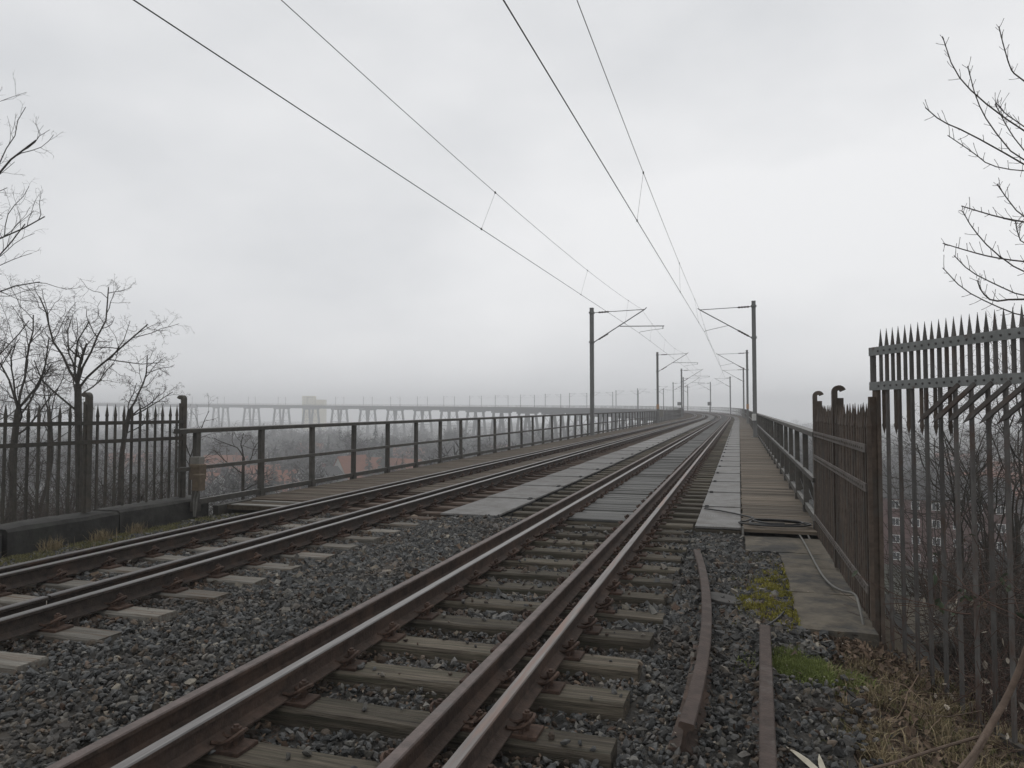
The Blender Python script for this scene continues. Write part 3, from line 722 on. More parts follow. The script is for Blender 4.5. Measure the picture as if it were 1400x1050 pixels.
# ------------------------------------------------------------------ spiked fences
def spear(w, t, h, tip, twist=0, mt=None, name='bar'):
    b = MB(); v = []
    for z, k in ((0, 1), (h - tip, 1), (h - tip + .02, 1.25), (h, .06)):
        for a, c_ in ((-1, -1), (1, -1), (1, 1), (-1, 1)): v.append((a * w / 2 * k, c_ * t / 2 * k, z))
    f = [(3, 2, 1, 0), (12, 13, 14, 15)]
    for i_ in range(3):
        for j_ in range(4): n = (j_ + 1) % 4; f.append((i_ * 4 + j_, i_ * 4 + n, i_ * 4 + 4 + n, i_ * 4 + 4 + j_))
    b.add(v, f); return b.mesh(name, mt)
def curl_post(h, out, mt):
    """flat iron post whose top is rolled over towards +out (local x)"""
    fr = []; r = .048
    pts = [(0, 0), (0, h - .12)]
    for q_ in range(9):
        a = math.pi - q_ / 8 * 2.9
        pts.append((out * (r + r * math.cos(a)), h - .10 + r * math.sin(a)))
    b = MB(); n = len(pts); F_ = []
    for i_, (x, z) in enumerate(pts):
        x0, z0 = pts[max(0, i_ - 1)]; x1, z1 = pts[min(n - 1, i_ + 1)]; tx, tz = x1 - x0, z1 - z0; l = math.hypot(tx, tz); tx, tz = tx / l, tz / l
        F_.append((Vector((x, 0, z)), Vector((0, 1, 0)), Vector((-tz, 0, tx))))
    b.sweep(F_, [(-.05, -.030), (.05, -.030), (.05, .030), (-.05, .030)])
    b.box((-out * .0, .0, (h - .22) / 2), (.02, .14, h - .22)); b.box((out * .06, .0, (h - .1) / 2 - .05), (.08, .03, h - .15))
    return b.mesh('fence_post', mt)

# left fence on its stone blocks
FX = -10.05; FZ = .30
fl = empty('spiked_fence', (FX, 9.5, FZ), 0, 'dark spear topped iron fence on low stone blocks, before the bare trees', 'fence', 'spiked iron fences')
bar = spear(.032, .032, 1.72, .22, 0, m_fence, 'bar'); pm = curl_post(1.95, -1, m_fence)
PS = 2.12; ys = [11.40 - PS * k for k in range(6)]
for y in ys: inst('fence_post', pm, fl, (FX, y, FZ - .02))
for k in range(len(ys) - 1):
    for q_ in range(11):
        y = ys[k] - (q_ + 1) * PS / 12
        inst('bar', bar, fl, (FX, y, FZ + random.uniform(-.01, .01)), (random.uniform(-.004, .004), random.uniform(-.004, .004), 0))
for z in (1.10, 1.405):
    b = MB(); b.box((FX + .03, (ys[0] + ys[-1]) / 2, FZ + z), (.014, ys[0] - ys[-1], .062)); b.build('fence_rail', m_fence, fl)
pr = empty('stone_parapet', (-9.9, 9, -.2), 0, 'low parapet of big dark stone blocks beneath the left spiked fence', 'parapet')
y = 11.75
for L_, dz, dx in ((2.15, .02, 0), (1.95, 0, .02), (2.2, -.02, .0), (2.1, -.01, .03), (2.2, -.02, 0), (2.2, 0, .02)):
    rr = random.Random(L_ + dz); b = MB()
    nn = 7; W0, W1, H = -10.32, -9.72 + dx, .62
    fr = [(Vector((0, y - L_ + .03 + (L_ - .06) * i_ / (nn - 1), -.36)), Vector((1, 0, 0)), Vector((0, 0, 1))) for i_ in range(nn)]
    b.sweep(fr, [(W0, 0), (W1, 0), (W1, H + dz - .05), (W1 - .05, H + dz), (W0 + .05, H + dz), (W0, H + dz - .05)])
    b.v = [(v_[0] + rr.uniform(-.012, .012), v_[1] + rr.uniform(-.008, .008), v_[2] + rr.uniform(-.010, .010)) for v_ in b.v]
    b.build('stone_block', m_stone, pr); y -= L_

# right-hand low fence running on from the railing
FXR = 1.10
fr_ = empty('spiked_fence', (FXR, 9.8, 0), 0, 'rusty low iron fence with two curled posts beside the concrete path', 'fence', 'spiked iron fences')
pm2 = curl_post(2.2, 1, m_fence2); bar2 = spear(.036, .036, 1.92, .24, 0, m_fence2, 'bar')
for y in (12.0, 9.6): inst('fence_post', pm2, fr_, (FXR, y, .03))
y = 11.88
while y > 7.08:
    if abs(y - 9.6) > .07: inst('bar', bar2, fr_, (FXR, y, .05 + random.uniform(-.01, .01)), (random.uniform(-.004, .004), random.uniform(-.004, .004), 0))
    y -= .128
for z, x in ((.28, -.03), (1.18, -.03), (1.53, -.03)):
    b = MB(); b.box((FXR + x, 9.6, .03 + z), (.014, 4.86, .075))
    for q_ in range(36): b.box((FXR + x - .010, 7.25 + q_ * .128 + .064, .03 + z), (.010, .022, .022))
    b.build('fence_rail', m_fencerail, fr_)

# tall riveted fence at the right
T0 = Vector((1.172, 7.20, -.04)); TD = Vector((.44, -.898, 0)).normalized(); TN = Vector((TD.y, -TD.x, 0))   # TN points back to the track side
ft = empty('tall_fence', T0, 0, 'tall grey iron fence with riveted rails, spear tops and bent spikes', 'fence')
TL = 3.6; ang = math.atan2(TD.y, TD.x)
b = MB(); b.box(T0 + Vector((0, 0, .92)), (.06, .04, 2.5), ang); b.box(T0 + TN * .045 + Vector((0, 0, .88)), (.03, .06, 2.36), ang); b.build('corner_post', m_fence2, ft)
b = MB(); b.box(T0 + TD * -.04 + Vector((0, 0, 2.31)), (.045, .03, .34), ang); b.build('end_strap', m_bargrey, ft)
ZR1, ZR2, ZB = 2.465, 2.155, -.45
lb = spear(.024, .024, 2.66 - ZB, .20, 0, m_bargrey, 'long_bar'); sb_ = spear(.022, .022, .54, .20, 0, m_bargrey, 'short_bar')
sp_ = spear(.021, .02, .40, .10, 0, m_fence2, 'hanging_spike'); sp2 = spear(.032, .02, .48, .12, 0, m_bargrey, 'bent_spike')
pitch = .0785; n = int(TL / pitch)
for k in range(n):
    p = T0 + TD * (.07 + k * pitch)
    if k % 2 == 1: inst('bar', lb, ft, p + Vector((0, 0, ZB)), (random.uniform(-.0012, .0012), random.uniform(-.0012, .0012), ang))
    else: inst('short_bar', sb_, ft, p + Vector((0, 0, 2.12 + random.uniform(-.004, .004))), (0, 0, ang))
    if k % 2 == 0:
        if k < 12: inst('hanging_spike', sp_, ft, p + TN * -.02 + Vector((0, 0, 2.13)), (R(180), 0, ang))
        if k >= 12:
            o = inst('bent_spike', sp2, ft, p + TN * .035 + Vector((0, 0, 2.13)))
            dv = (-TD * .80 + Vector((0, 0, -.62)) + TN * .12).normalized(); o.rotation_euler = dv.to_track_quat('Z', 'X').to_euler()
for z in (ZR1, ZR2):
    b = MB(); c_ = T0 + TD * (TL / 2 - .06) + TN * .022; b.box(c_ + Vector((0, 0, z)), (TL, .012, .075), ang)
    rl = b.build('fence_rail', m_railgrey, ft)
    rv = MB()
    for k in range(n): 
        p = T0 + TD * (.07 + k * pitch) + TN * .028 + Vector((0, 0, z)); rv.tube([p, p + TN * .008], [.011, .007], 6)
    r_ = inst('rivets', rv.mesh('rivets', m_rivet), rl, -ft.location + Vector((0, 0, 0)), world=False); r_.location = -T0
    r_['kind'] = 'stuff'; rl.location = -T0; r_.location = (0, 0, 0)
b = MB(); b.box(T0 + TD * (TL / 2 + .4) + Vector((0, 0, ZB + .06)), (TL - .8, .05, .07), ang); b.build('bottom_rail', m_steel, ft)

# mossy coping outside the tall fence and a broken black sheet at its foot
cq = on(1240, 838, -.52); b = MB(); b.box(cq + Vector((0, 0, -.5)), (.95, 2.0, 1.0), -.28, ch=.04)
tag(b.build('coping_slab', m_concrete), 'mossy concrete coping slab just outside the tall fence', 'slab')
b = MB(); b.box((1.17, 6.93, -.22), (.22, .16, .03), .5, rot=Euler((.5, -.25, .5))); b.box((1.15, 6.96, -.34), (.10, .10, .22), .4)
tag(b.build('bent_sheet', m_cable), 'bent black metal sheet at the foot of the corner post', 'metal sheet')

# ------------------------------------------------------------------ loose rails, disc, cables, litter
def loose_rail(pts, lab, mt, k_=1.3, roll=0.):
    n = len(pts); fr = []
    for i_, p in enumerate(pts):
        p = Vector(p); t = (Vector(pts[min(i_ + 1, n - 1)]) - Vector(pts[max(i_ - 1, 0)])).normalized(); r_ = Vector((t.y, -t.x, 0)).normalized(); u_ = r_.cross(t); r2 = r_ * math.cos(roll) - u_ * math.sin(roll); fr.append((p, r2 * k_, (u_ * math.cos(roll) + r_ * math.sin(roll)) * (1 + (k_ - 1) * .5)))
    b = MB(); b.sweep(fr, RAIL, RM); o = b.build('loose_rail', mt); return tag(o, lab, 'rail', 'loose lengths of rail')
def bez(a, b, c, n=9): 
    a, b, c = Vector(a), Vector(b), Vector(c)
    return [a * (1 - t) ** 2 + b * 2 * t * (1 - t) + c * t * t for t in [i_ / (n - 1) for i_ in range(n)]]
a_, b_, c_ = on(948, 752, .075), on(978, 840, .10), on(928, 985, .115)
loose_rail([p - Vector((0, 0, .155)) for p in bez(a_, b_, c_, 14)], 'bent rusty piece of rail lying on the ballast beside the sleeper ends', [m_rust, m_loose], 1.22, -.16)
a_, c_ = on(1040, 853, .085), on(1041, 1120, .095)
loose_rail([p - Vector((0, 0, .16)) for p in bez(a_, (a_ + c_) / 2, c_, 5)], 'straight rusty piece of rail running out of the bottom of the picture', [m_rust, m_loose], 1.2, -.06)
c0 = on(985, 816, .0); b = MB(); vs = []; n = 28
for z, r_ in ((-.012, .172), (.012, .172), (.016, .166), (.016, .02), (.006, .016)):
    for k in range(n): q_ = 2 * math.pi * k / n; vs.append((r_ * math.cos(q_) * 1.15, r_ * math.sin(q_), z))
fs = [(i_ * n + j_, i_ * n + (j_ + 1) % n, (i_ + 1) * n + (j_ + 1) % n, (i_ + 1) * n + j_) for i_ in range(4) for j_ in range(n)] + [tuple(range(n - 1, -1, -1)), tuple(4 * n + j_ for j_ in range(n))]
b.add(vs, fs); o = b.build('rubber_disc', m_rubber, loc=c0); o.rotation_euler = (R(-2), R(7), R(-20)); tag(o, 'round flat grey disc with a centre hole lying on the ballast', 'disc')
# coil of black cable at the end of the walkway
pts = []
cc = Vector((.50, DECK + .40, .055 + gz(DECK)))
for k in range(96):
    t = k / 95; a = 2 * math.pi * t * 3.4 + 2.6; rx = .50 + .09 * math.sin(3 * t * 6) - .16 * t; ry = .30 - .05 * math.cos(5 * t * 6) - .07 * t
    pts.append(cc + Vector((rx * math.cos(a) + .05 * math.sin(7 * t), ry * math.sin(a), .012 + .03 * t + .012 * math.sin(9 * t))))
zc__ = .06 + gz(DECK + 1); lead = [Vector((-.62, DECK + 1.95, zc__)), Vector((-.35, DECK + 1.75, zc__)), Vector((-.1, DECK + 1.45, zc__)), Vector((.2, DECK + 1.0, zc__))]
b = MB(); b.tube(lead + pts, .014, 6); tag(b.build('cable_coil', m_cable, smooth=True), 'coil of black cable lying across the end of the plates and planks', 'cable')
pts = [on(1085, 722, .05), on(1098, 742, .05), on(1112, 770, .05), on(1126, 793, .05), on(1145, 806, .06), on(1165, 808, .08), on(1170, 826, .1), on(1175, 852, .0), on(1181, 884, -.2), on(1190, 912, -.4)]
b = MB(); b.tube(smooth_path(pts), .013, 6); tag(b.build('cable', m_cable2, smooth=True), 'single pale grey cable running along the concrete path to the fence foot', 'cable')
b = MB(); b.box((0, 0, 0), (.20, .15, .012), ch=.003); o = b.build('metal_scrap', m_plate, loc=on(737, 767, .02)); o.rotation_euler = (0, .05, .35); tag(o, 'small pale square metal plate lying on a sleeper', 'metal plate')
def crumple(name, loc, r_, mt, lab, cat, grp=None):
    v, f = ROCKS[random.randrange(len(ROCKS))], RF; b = MB(); b.add([tuple(Vector(q_) * r_ * random.uniform(.6, 1.3)) for q_ in v], [tuple(q_) for q_ in f]); o = b.build(name, mt, loc=loc); return tag(o, lab, cat, grp)
crumple('paper_litter', on(833, 863, -.04), .045, m_litter, 'scrap of white paper between two sleepers beside the running rail', 'litter')
crumple('pale_stone', on(160, 866, .03), .05, m_conc2, 'pale stone on dark ballast beside the pale sleepers', 'stone')
crumple('pale_stone', on(125, 903, .03), .045, m_branch, 'brownish stone on dark ballast in the lower left corner', 'stone')
crumple('paper_litter', on(1255, 1000, -.35), .09, m_conc2, 'crumpled dirty white sheet among dry grass below the tall fence', 'litter')
b = MB(); b.tube([on(700, 893, .07), on(818, 791, .04)], .004, 4)
b = MB(); b.tube(smooth_path([on(825, 815, .0), on(826, 830, .0), on(822, 843, -.03), on(800, 853, -.05)]), .005, 5); tag(b.build('thin_wire', m_reed), 'thin pale wire curling down beside the running rail', 'wire')
b = MB(); b.tube([on(651, 1050, .06), on(700, 975, .06), on(745, 918, .05), on(780, 880, .05)], .006, 5); tag(b.build('thin_wire', m_reed), 'thin straight pale wire lying along the foot of the nearest running rail', 'wire')
b = MB(); b.tube(smooth_path([on(1000, 868, -.03), on(1015, 860, -.02), on(1040, 855, .02), on(1060, 842, .0), on(1068, 833, .05)]), .010, 5); tag(b.build('cable_end', m_cable), 'short stub of dark cable on the ballast beyond the straight loose rail', 'cable')
for k, (p0, p1, p2, w) in enumerate((((1068, 1012), (1100, 1030), (1124, 1062), .022), ((1112, 1022), (1114, 1040), (1124, 1055), .016))):
    a_, b_, c_ = on(*p0, -.02), on(*p1, .02), on(*p2, .0); pp = bez(a_, b_, c_, 6); b = MB()
    vs = []; dx = Vector((cy, sy, 0)); wd = [.1, .7, 1, 1, .8, .5]
    for i_, p in enumerate(pp): vs += [p - dx * w * wd[i_], p + Vector((0, 0, .008 * wd[i_])), p + dx * w * wd[i_]]
    b.add(vs, [(i_ * 3 + j_, i_ * 3 + j_ + 1, i_ * 3 + 4 + j_, i_ * 3 + 3 + j_) for i_ in range(5) for j_ in range(2)])
    tag(b.build('straw_blade', m_reed), ['long pale straw blade lying beside the straight loose rail', 'short curved straw blade crossing the longer pale one'][k], 'straw blade')

# ------------------------------------------------------------------ grass, moss, dead leaves
def blades(name, centres, h, w, mt, lean=.5, mi=None):
    n = len(centres); a = rng.uniform(0, 2 * np.pi, n); hh = h * rng.uniform(.5, 1.25, n); ww = w * rng.uniform(.7, 1.3, n); ln = lean * rng.normal(0, 1, n)
    dx, dy = np.cos(a), np.sin(a); b = rng.uniform(0, 2 * np.pi, n); lx, ly = np.cos(b) * ln * hh, np.sin(b) * ln * hh
    Z0 = centres[:, 2]
    v0 = np.stack([centres[:, 0] - dx * ww, centres[:, 1] - dy * ww, Z0], 1); v1 = np.stack([centres[:, 0] + dx * ww, centres[:, 1] + dy * ww, Z0], 1)
    m0 = np.stack([centres[:, 0] - dx * ww * .7 + lx * .4, centres[:, 1] - dy * ww * .7 + ly * .4, Z0 + hh * .6], 1); m1 = np.stack([centres[:, 0] + dx * ww * .7 + lx * .4, centres[:, 1] + dy * ww * .7 + ly * .4, Z0 + hh * .6], 1)
    t = np.stack([centres[:, 0] + lx, centres[:, 1] + ly, Z0 + hh * np.clip(1 - .3 * np.abs(ln), .3, 1)], 1)
    V = np.stack([v0, v1, m1, m0, t], 1).reshape(-1, 3); k = np.arange(n) * 5
    F = np.concatenate([np.stack([k, k + 1, k + 2], 1), np.stack([k, k + 2, k + 3], 1), np.stack([k + 3, k + 2, k + 4], 1)])
    return inst(name, np_mesh(name, V, F, mt))
def blob(n, c, sx, sy, rot=0, zf=None):
    p = rng.normal(0, 1, (n, 2)) * np.array([sx, sy]) * .55; ca, sa_ = math.cos(rot), math.sin(rot)
    x = c[0] + p[:, 0] * ca - p[:, 1] * sa_; y = c[1] + p[:, 0] * sa_ + p[:, 1] * ca
    z = zf(x, y) if zf else ground_h(x, y); return np.stack([x, y, z], 1)
# moss wedge between ballast and path
mo = on(1058, 815, -.08); tri = []
while len(tri) < 8000:
    u, v = random.random(), random.random()
    if u + v > 1: u, v = 1 - u, 1 - v
    p = on(1062, 775, -.06) + (on(1008, 832, -.08) - on(1062, 775, -.06)) * u + (on(1086, 862, -.06) - on(1062, 775, -.06)) * v
    p.x = min(p.x + random.gauss(0, .055), .49); p.y += random.gauss(0, .10)
    if math.sin(p.x * 23 + p.y * 9) + math.sin(p.y * 17 - p.x * 11) < -.9 + 1.3 * random.random(): continue
    tri.append((p.x, p.y, -.075 + .0065 * p.y + random.uniform(-.02, .02)))
o = blades('moss', np.array(tri), .038, .0055, m_moss, .6); tag(o, 'yellow green moss growing between the ballast and the concrete path', 'moss', kind='stuff')
gz_ = lambda x, y: np.maximum(ground_h(x, y), np.where(x < .62, -.085, -9))
o = blades('grass', np.concatenate([blob(9500, gc, .27, .19, -.2, gz_), blob(1500, on(1075, 900, -.11), .10, .14, 0, gz_), blob(700, on(1150, 940, -.2), .16, .1, 0, gz_)]), .075, .004, m_grassg, .6); tag(o, 'patch of fresh green grass beside the straight loose rail', 'grass', kind='stuff')
pt = []
for k in range(260):
    c = np.array([rng.uniform(.6, 2.6), rng.uniform(3.4, 6.9)])
    if c[0] > 1.3 + (7.3 - c[1]) * .49 + .5: continue
    pt.append(blob(int(rng.uniform(10, 45)), c, .07, .07, 0, gz_))
o = blades('dry_grass', np.concatenate(pt), .13, .003, m_grassd, .9); tag(o, 'straw coloured dry grass tufts on the bank below the tall fence', 'grass', kind='stuff')
pt = []
for k in range(220): pt.append(blob(int(rng.uniform(15, 60)), (rng.uniform(.5, 2.4), rng.uniform(3.3, 6.8)), .09, .09, 0, gz_))
o = blades('olive_grass', np.concatenate(pt), .06, .0035, m_grasso, .8); tag(o, 'short dull green grass among dead leaves on the bank', 'grass', kind='stuff')
pt = []
for k in range(60): pt.append(blob(int(rng.uniform(4, 16)), (rng.uniform(-.1, .48), rng.uniform(6.9, 10.2)), .05, .06, 0, lambda x, y: hb(x) + .0065 * y))
o = blades('sparse_weeds', np.concatenate(pt), .045, .003, m_grasso, .8); tag(o, 'sparse small weeds in the ballast around the yellow green moss', 'weeds', kind='stuff')
# grassy strip in front of the stone parapet
pt = []; zl = lambda x, y: hb(x) + .0065 * y - .02
for k in range(620):
    y = rng.uniform(5.0, 11.9); x = -9.68 + abs(rng.normal(0, .6)); pt.append(blob(int(rng.uniform(15, 50)), (x, y), .10, .12, 0, zl))
o = blades('olive_grass', np.concatenate(pt), .065, .0045, m_grasso, .7); tag(o, 'strip of short olive grass in front of the stone parapet', 'grass', kind='stuff')
pt = []
for c in ((-9.5, 9.75), (-9.45, 9.0), (-9.35, 6.6), (-9.4, 7.1), (-9.5, 8.2)):
    pt.append(blob(150, c, .12, .14, 0, zl))
o = blades('dry_grass', np.concatenate(pt), .22, .004, m_grassd, .55); tag(o, 'taller straw grass tufts against the stone parapet', 'grass', kind='stuff')
# dead leaves
def leaves(name, pos, size, mt, tilt=.6):
    lv = []
    for _ in range(6):
        k = rng.uniform(.25, .7)
        lv.append(np.array([(-1, 0, .1), (-.3, -.5, k * .5), (-.3, .5, k * .4), (.5, -.42, k * .3), (.5, .42, k * .5), (1.1, 0, .15), (0, 0, 0)], float))
    f = np.array([(0, 1, 6), (1, 3, 6), (3, 5, 6), (5, 4, 6), (4, 2, 6), (2, 0, 6)])
    return scatter(name, pos, size, lv, f, mt, tilt)
n = 9500; x = rng.uniform(.35, 3.0, n); y = rng.uniform(3.0, 7.1, n); kk = (x < 1.45 + (7.3 - y) * .49) & (x > .33 + rng.random(n) * .4); x, y = x[kk], y[kk]
pos = np.stack([x, y, ground_h(x, y) + rng.uniform(0, .04, len(x))], 1)
pos2 = blob(900, (.95, 6.65), .35, .22, 0, lambda x, y: ground_h(x, y) + rng.uniform(.0, .12, len(x)))
pos = np.concatenate([pos, pos2]); pos = pos[(((pos[:, 0] - gc.x) / .26) ** 2 + ((pos[:, 1] - gc.y) / .24) ** 2 > 1) | (rng.random(len(pos)) < .15)]
o = leaves('dead_leaves', pos, rng.uniform(.014, .040, len(pos)), m_leaf, .8); tag(o, 'brown dead leaves heaped on the bank and in front of the concrete path', 'dead leaves', kind='stuff')
n = 520; x = rng.uniform(-3.2, .4, n); y = rng.uniform(3.2, 9, n); pos = np.stack([x, y, hb(x) + .03 + .0065 * y], 1)
o = leaves('dead_leaves', pos, rng.uniform(.010, .022, n), m_leaf, .6); tag(o, 'scattered brown leaves on the ballast between the sleepers', 'dead leaves', kind='stuff')
n = 130; x = rng.uniform(-3.2, 1.2, n); y = rng.uniform(3.0, 9, n); pos = np.stack([x, y, hb(x) + .035 + .0065 * y], 1)
o = leaves('pale_litter_flakes', pos, rng.uniform(.005, .012, n), m_leafpale, .6); tag(o, 'tiny pale flakes scattered over the ballast', 'litter', kind='stuff')
# stones on the bank
n = 260; x = rng.uniform(.4, 1.0, n); y = rng.uniform(3.2, 6.8, n); pos = np.stack([x, y, ground_h(x, y)], 1)
o = scatter('bank_stones', pos, scl(n), ROCKS, RF, m_ballast, .5); tag(o, 'dark stones half buried in the leafy bank', 'ballast', kind='stuff')

# ------------------------------------------------------------------ bare trees
def wander(p, d, L_, n, bend, up, rnd):
    pts = [p.copy()]; d = d.normalized()
    for _ in range(n):
        d = (d + Vector((rnd.gauss(0, bend), rnd.gauss(0, bend), rnd.gauss(0, bend) + up))).normalized(); p = p + d * (L_ / n); pts.append(p.copy())
    return pts, d
def grow(mbs, p, d, L_, r, lvl, maxl, rnd, bend=.16, up=.05, kids=(5, 4, 4, 3), ang=.75, ratio=.62, thick=None):
    n = 6 if lvl < 2 else (5 if lvl < 4 else 3)
    pts, d2 = wander(p, d, L_, n, bend * (1 + .25 * max(0, lvl - 1)), (up if lvl < 3 else -.02) if lvl else .02, rnd); r1 = r * .45
    sides = 7 if lvl == 0 else (5 if lvl == 1 else (4 if lvl == 2 else 3))
    mb = mbs[0] if lvl == 0 else (mbs[1] if lvl < 3 else mbs[2])
    mb.tube(pts, [r + (r1 - r) * i_ / n for i_ in range(n + 1)], sides, cap=(lvl == 0))
    if lvl >= maxl: return
    nk = kids[min(lvl, len(kids) - 1)]
    for k in range(nk):
        t = (.35 if lvl else .45) + (1 - (.35 if lvl else .45)) * (k + rnd.random() * .8) / nk; t = min(t, 1)
        i_ = min(int(t * n), n - 1); q_ = pts[i_].lerp(pts[i_ + 1], t * n - i_); dl = (pts[i_ + 1] - pts[i_]).normalized()
        ax = dl.orthogonal().normalized(); ax.rotate(Matrix.Rotation(rnd.uniform(0, 6.283), 3, dl)); dd = dl.copy(); dd.rotate(Matrix.Rotation(ang * rnd.uniform(.6, 1.35) * (1 + .12 * lvl), 3, ax))
        rr_ = (r + (r1 - r) * t) * rnd.uniform(.5, .72)
        grow(mbs, q_, dd, L_ * ratio * rnd.uniform(.6, 1.2) * (1.05 - .3 * t), max(rr_, .0024), lvl + 1, maxl, rnd, bend, up, kids, ang, ratio)
def bare_tree(loc, h, r, seed, label, lean=(0, 0, 1), maxl=5, kids=(6, 5, 4, 3), group='bare trees behind the left fence', ang=.72, up=.05, ratio=.62, bend=.17, trunk_frac=.5):
    root = empty('bare_tree', loc, 0, label, 'tree', group); mbs = [MB(), MB(), MB()]
    grow(mbs, Vector((0, 0, 0)), Vector(lean), h * trunk_frac, r, 0, maxl, random.Random(seed), kids=kids, ang=ang, up=up, ratio=ratio, bend=bend)
    mbs[0].build('trunk', m_bark, root, world=False)
    mbs[1].build('branches', m_bark, root, world=False); tag(mbs[2].build('twigs', m_twig, root, world=False), kind='stuff')
    return root
def gpos(px, zc): 
    x = (px - 700) / 1000 * zc; X, Y = x * cy - zc * sy, x * sy + zc * cy
    return Vector((X, Y, float(ground_h(X, Y)) - .15))
def forked(px, zc, fork, r, limbs, seed, label, maxl=4, kids=(7, 6, 5, 4), group='bare trees behind the left fence', ratio=.55, ang=.75, bend=.16, up=.04):
    """trunk from the slope up to a fork, limbs from the fork (or a point up the trunk) towards given points"""
    rnd = random.Random(seed); base = gpos(px, zc); root = empty('bare_tree', base, 0, label, 'tree', group); mbs = [MB(), MB(), MB()]
    f = at(fork[0], fork[1], zc) - base
    side = Vector((rnd.uniform(-.25, .25), rnd.uniform(-.25, .25), 0))
    tp = smooth_path([Vector((0, 0, 0)), f * .35 + side, f * .7 - side * .4, f], 2); mbs[0].tube(tp, [r * (1 - .3 * i_ / len(tp)) for i_ in range(len(tp))], 8)
    for (lx, ly, dz, lr, t0) in limbs:
        p0 = f * t0; e_ = at(lx, ly, zc + dz) - base; d_ = e_ - p0
        grow(mbs, p0, d_ + Vector((0, 0, -.12 * d_.length)), d_.length, r * lr * .72, 1, maxl, rnd, bend, up, kids, ang, ratio)
    mbs[0].build('trunk', m_bark, root, world=False); mbs[1].build('branches', m_bark, root, world=False); tag(mbs[2].build('twigs', m_twig, root, world=False), kind='stuff')
    return root
forked(116, 18, (106, 525), .105, ((50, 412, .5, .45, 1), (112, 470, -.3, .7, .98), (155, 395, .6, .42, 1), (192, 445, -.8, .42, .97), (85, 430, -.6, .35, 1), (120, 430, .8, .35, 1), (60, 480, 1.2, .32, .93), (150, 490, 1, .3, .92), (30, 500, -.9, .35, .85)), 11,
       'spreading bare tree behind the left fence, its forked crown against the sky', kids=(7, 7, 5, 4, 3), maxl=5, ratio=.5)
forked(150, 18.5, (178, 560), .07, ((228, 495, .3, .55, 1), (205, 520, -.5, .45, .95), (238, 540, .7, .4, .95), (165, 520, -.4, .35, .95), (215, 570, .4, .35, .85)), 5, 'slender bare tree leaning outwards behind the end of the left fence', kids=(6, 6, 5, 4, 3), maxl=5, ratio=.5)
forked(12, 17, (25, 560), .09, ((5, 430, .4, .5, 1), (50, 455, -.4, .45, 1), (80, 500, .6, .4, .95), (-30, 450, .2, .4, 1), (60, 545, -.8, .4, .9), (20, 470, -.9, .4, .95), (100, 540, .5, .4, .85)), 8, 'dense bare thorny tree at the left picture edge behind the fence', kids=(7, 6, 5, 4, 3), maxl=5, ratio=.52)
forked(-45, 20, (-30, 540), .08, ((-40, 410, .4, .5, 1), (10, 425, -.4, .45, 1), (40, 470, .6, .4, .95), (-70, 450, .2, .4, 1), (30, 520, -.8, .4, .9), (60, 560, .5, .35, .85)), 18, 'thicket of bare thorny branches low at the left picture edge', kids=(6, 6, 5, 4, 3), maxl=5, ratio=.5)
forked(66, 22, (70, 575), .06, ((55, 500, .4, .5, 1), (85, 500, -.4, .45, 1), (40, 530, .6, .4, .95), (110, 545, .2, .4, 1), (60, 560, -.8, .4, .9), (130, 570, .5, .35, .85)), 28, 'low bushy bare tree between the forked tree and the left picture edge', kids=(6, 6, 5, 4, 3), maxl=5, ratio=.5)
forked(-140, 16, (-150, 330), .17, ((62, 200, .3, .3, .95), (40, 130, -.3, .3, 1), (62, 300, -.2, .25, .9), (30, 255, .5, .25, .92), (55, 330, .6, .22, .85), (15, 370, -.4, .22, .82), (-60, 80, .2, .4, 1), (-200, 60, .5, .4, 1)), 21, 'tall bare tree outside the left edge, its upper branches reaching in', kids=(7, 6, 4, 3), ratio=.42, ang=.6)
forked(338, 19, (334, 625), .05, ((318, 580, .3, .5, 1), (335, 575, -.3, .5, 1), (365, 610, .4, .5, .95), (300, 610, -.4, .45, .9), (370, 640, .2, .4, .8)), 33, 'small bare tree seen through the first bays of the left railing', kids=(6, 5, 4, 3))
forked(266, 17, (262, 625), .04, ((255, 575, .3, .5, 1), (275, 560, -.2, .5, 1), (285, 610, .2, .4, .9), (240, 590, .3, .4, .9)), 35, 'thin bare sapling just behind the left fence end post', kids=(5, 5, 4, 3))
k = 0
SHR = ('at the far left', 'left of the forked tree', 'below the forked tree', 'left of the second fence post', 'right of the second fence post', 'near the fence end post', 'behind the first stone block', 'low under the first railing bay', 'low under the second railing bay', 'low under the third railing bay')
for px, zc, top in ((-30, 14, 1.5), (55, 15, 1.4), (90, 22, 1.2), (140, 15.5, 1.2), (200, 16, .9), (230, 22, .7), (10, 21, 1.9), (300, 25, -.6), (372, 26, -1.2), (425, 30, -2.2)):
    y0 = 564 - (top - EYE) / zc * 1000; w = 900 / zc
    forked(px, zc, (px + 5, y0 + 2600 / zc), .035, [(px + random.uniform(-1, 1) * w, y0 + random.uniform(0, 1.4) * 1000 / zc, random.uniform(-1, 1), .6, random.uniform(.6, 1)) for _ in range(8)], 50 + k,
           'tangled bare shrub on the left slope, ' + SHR[k], kids=(8, 6, 4, 3), group='tangled shrubs on the left slope'); k += 1
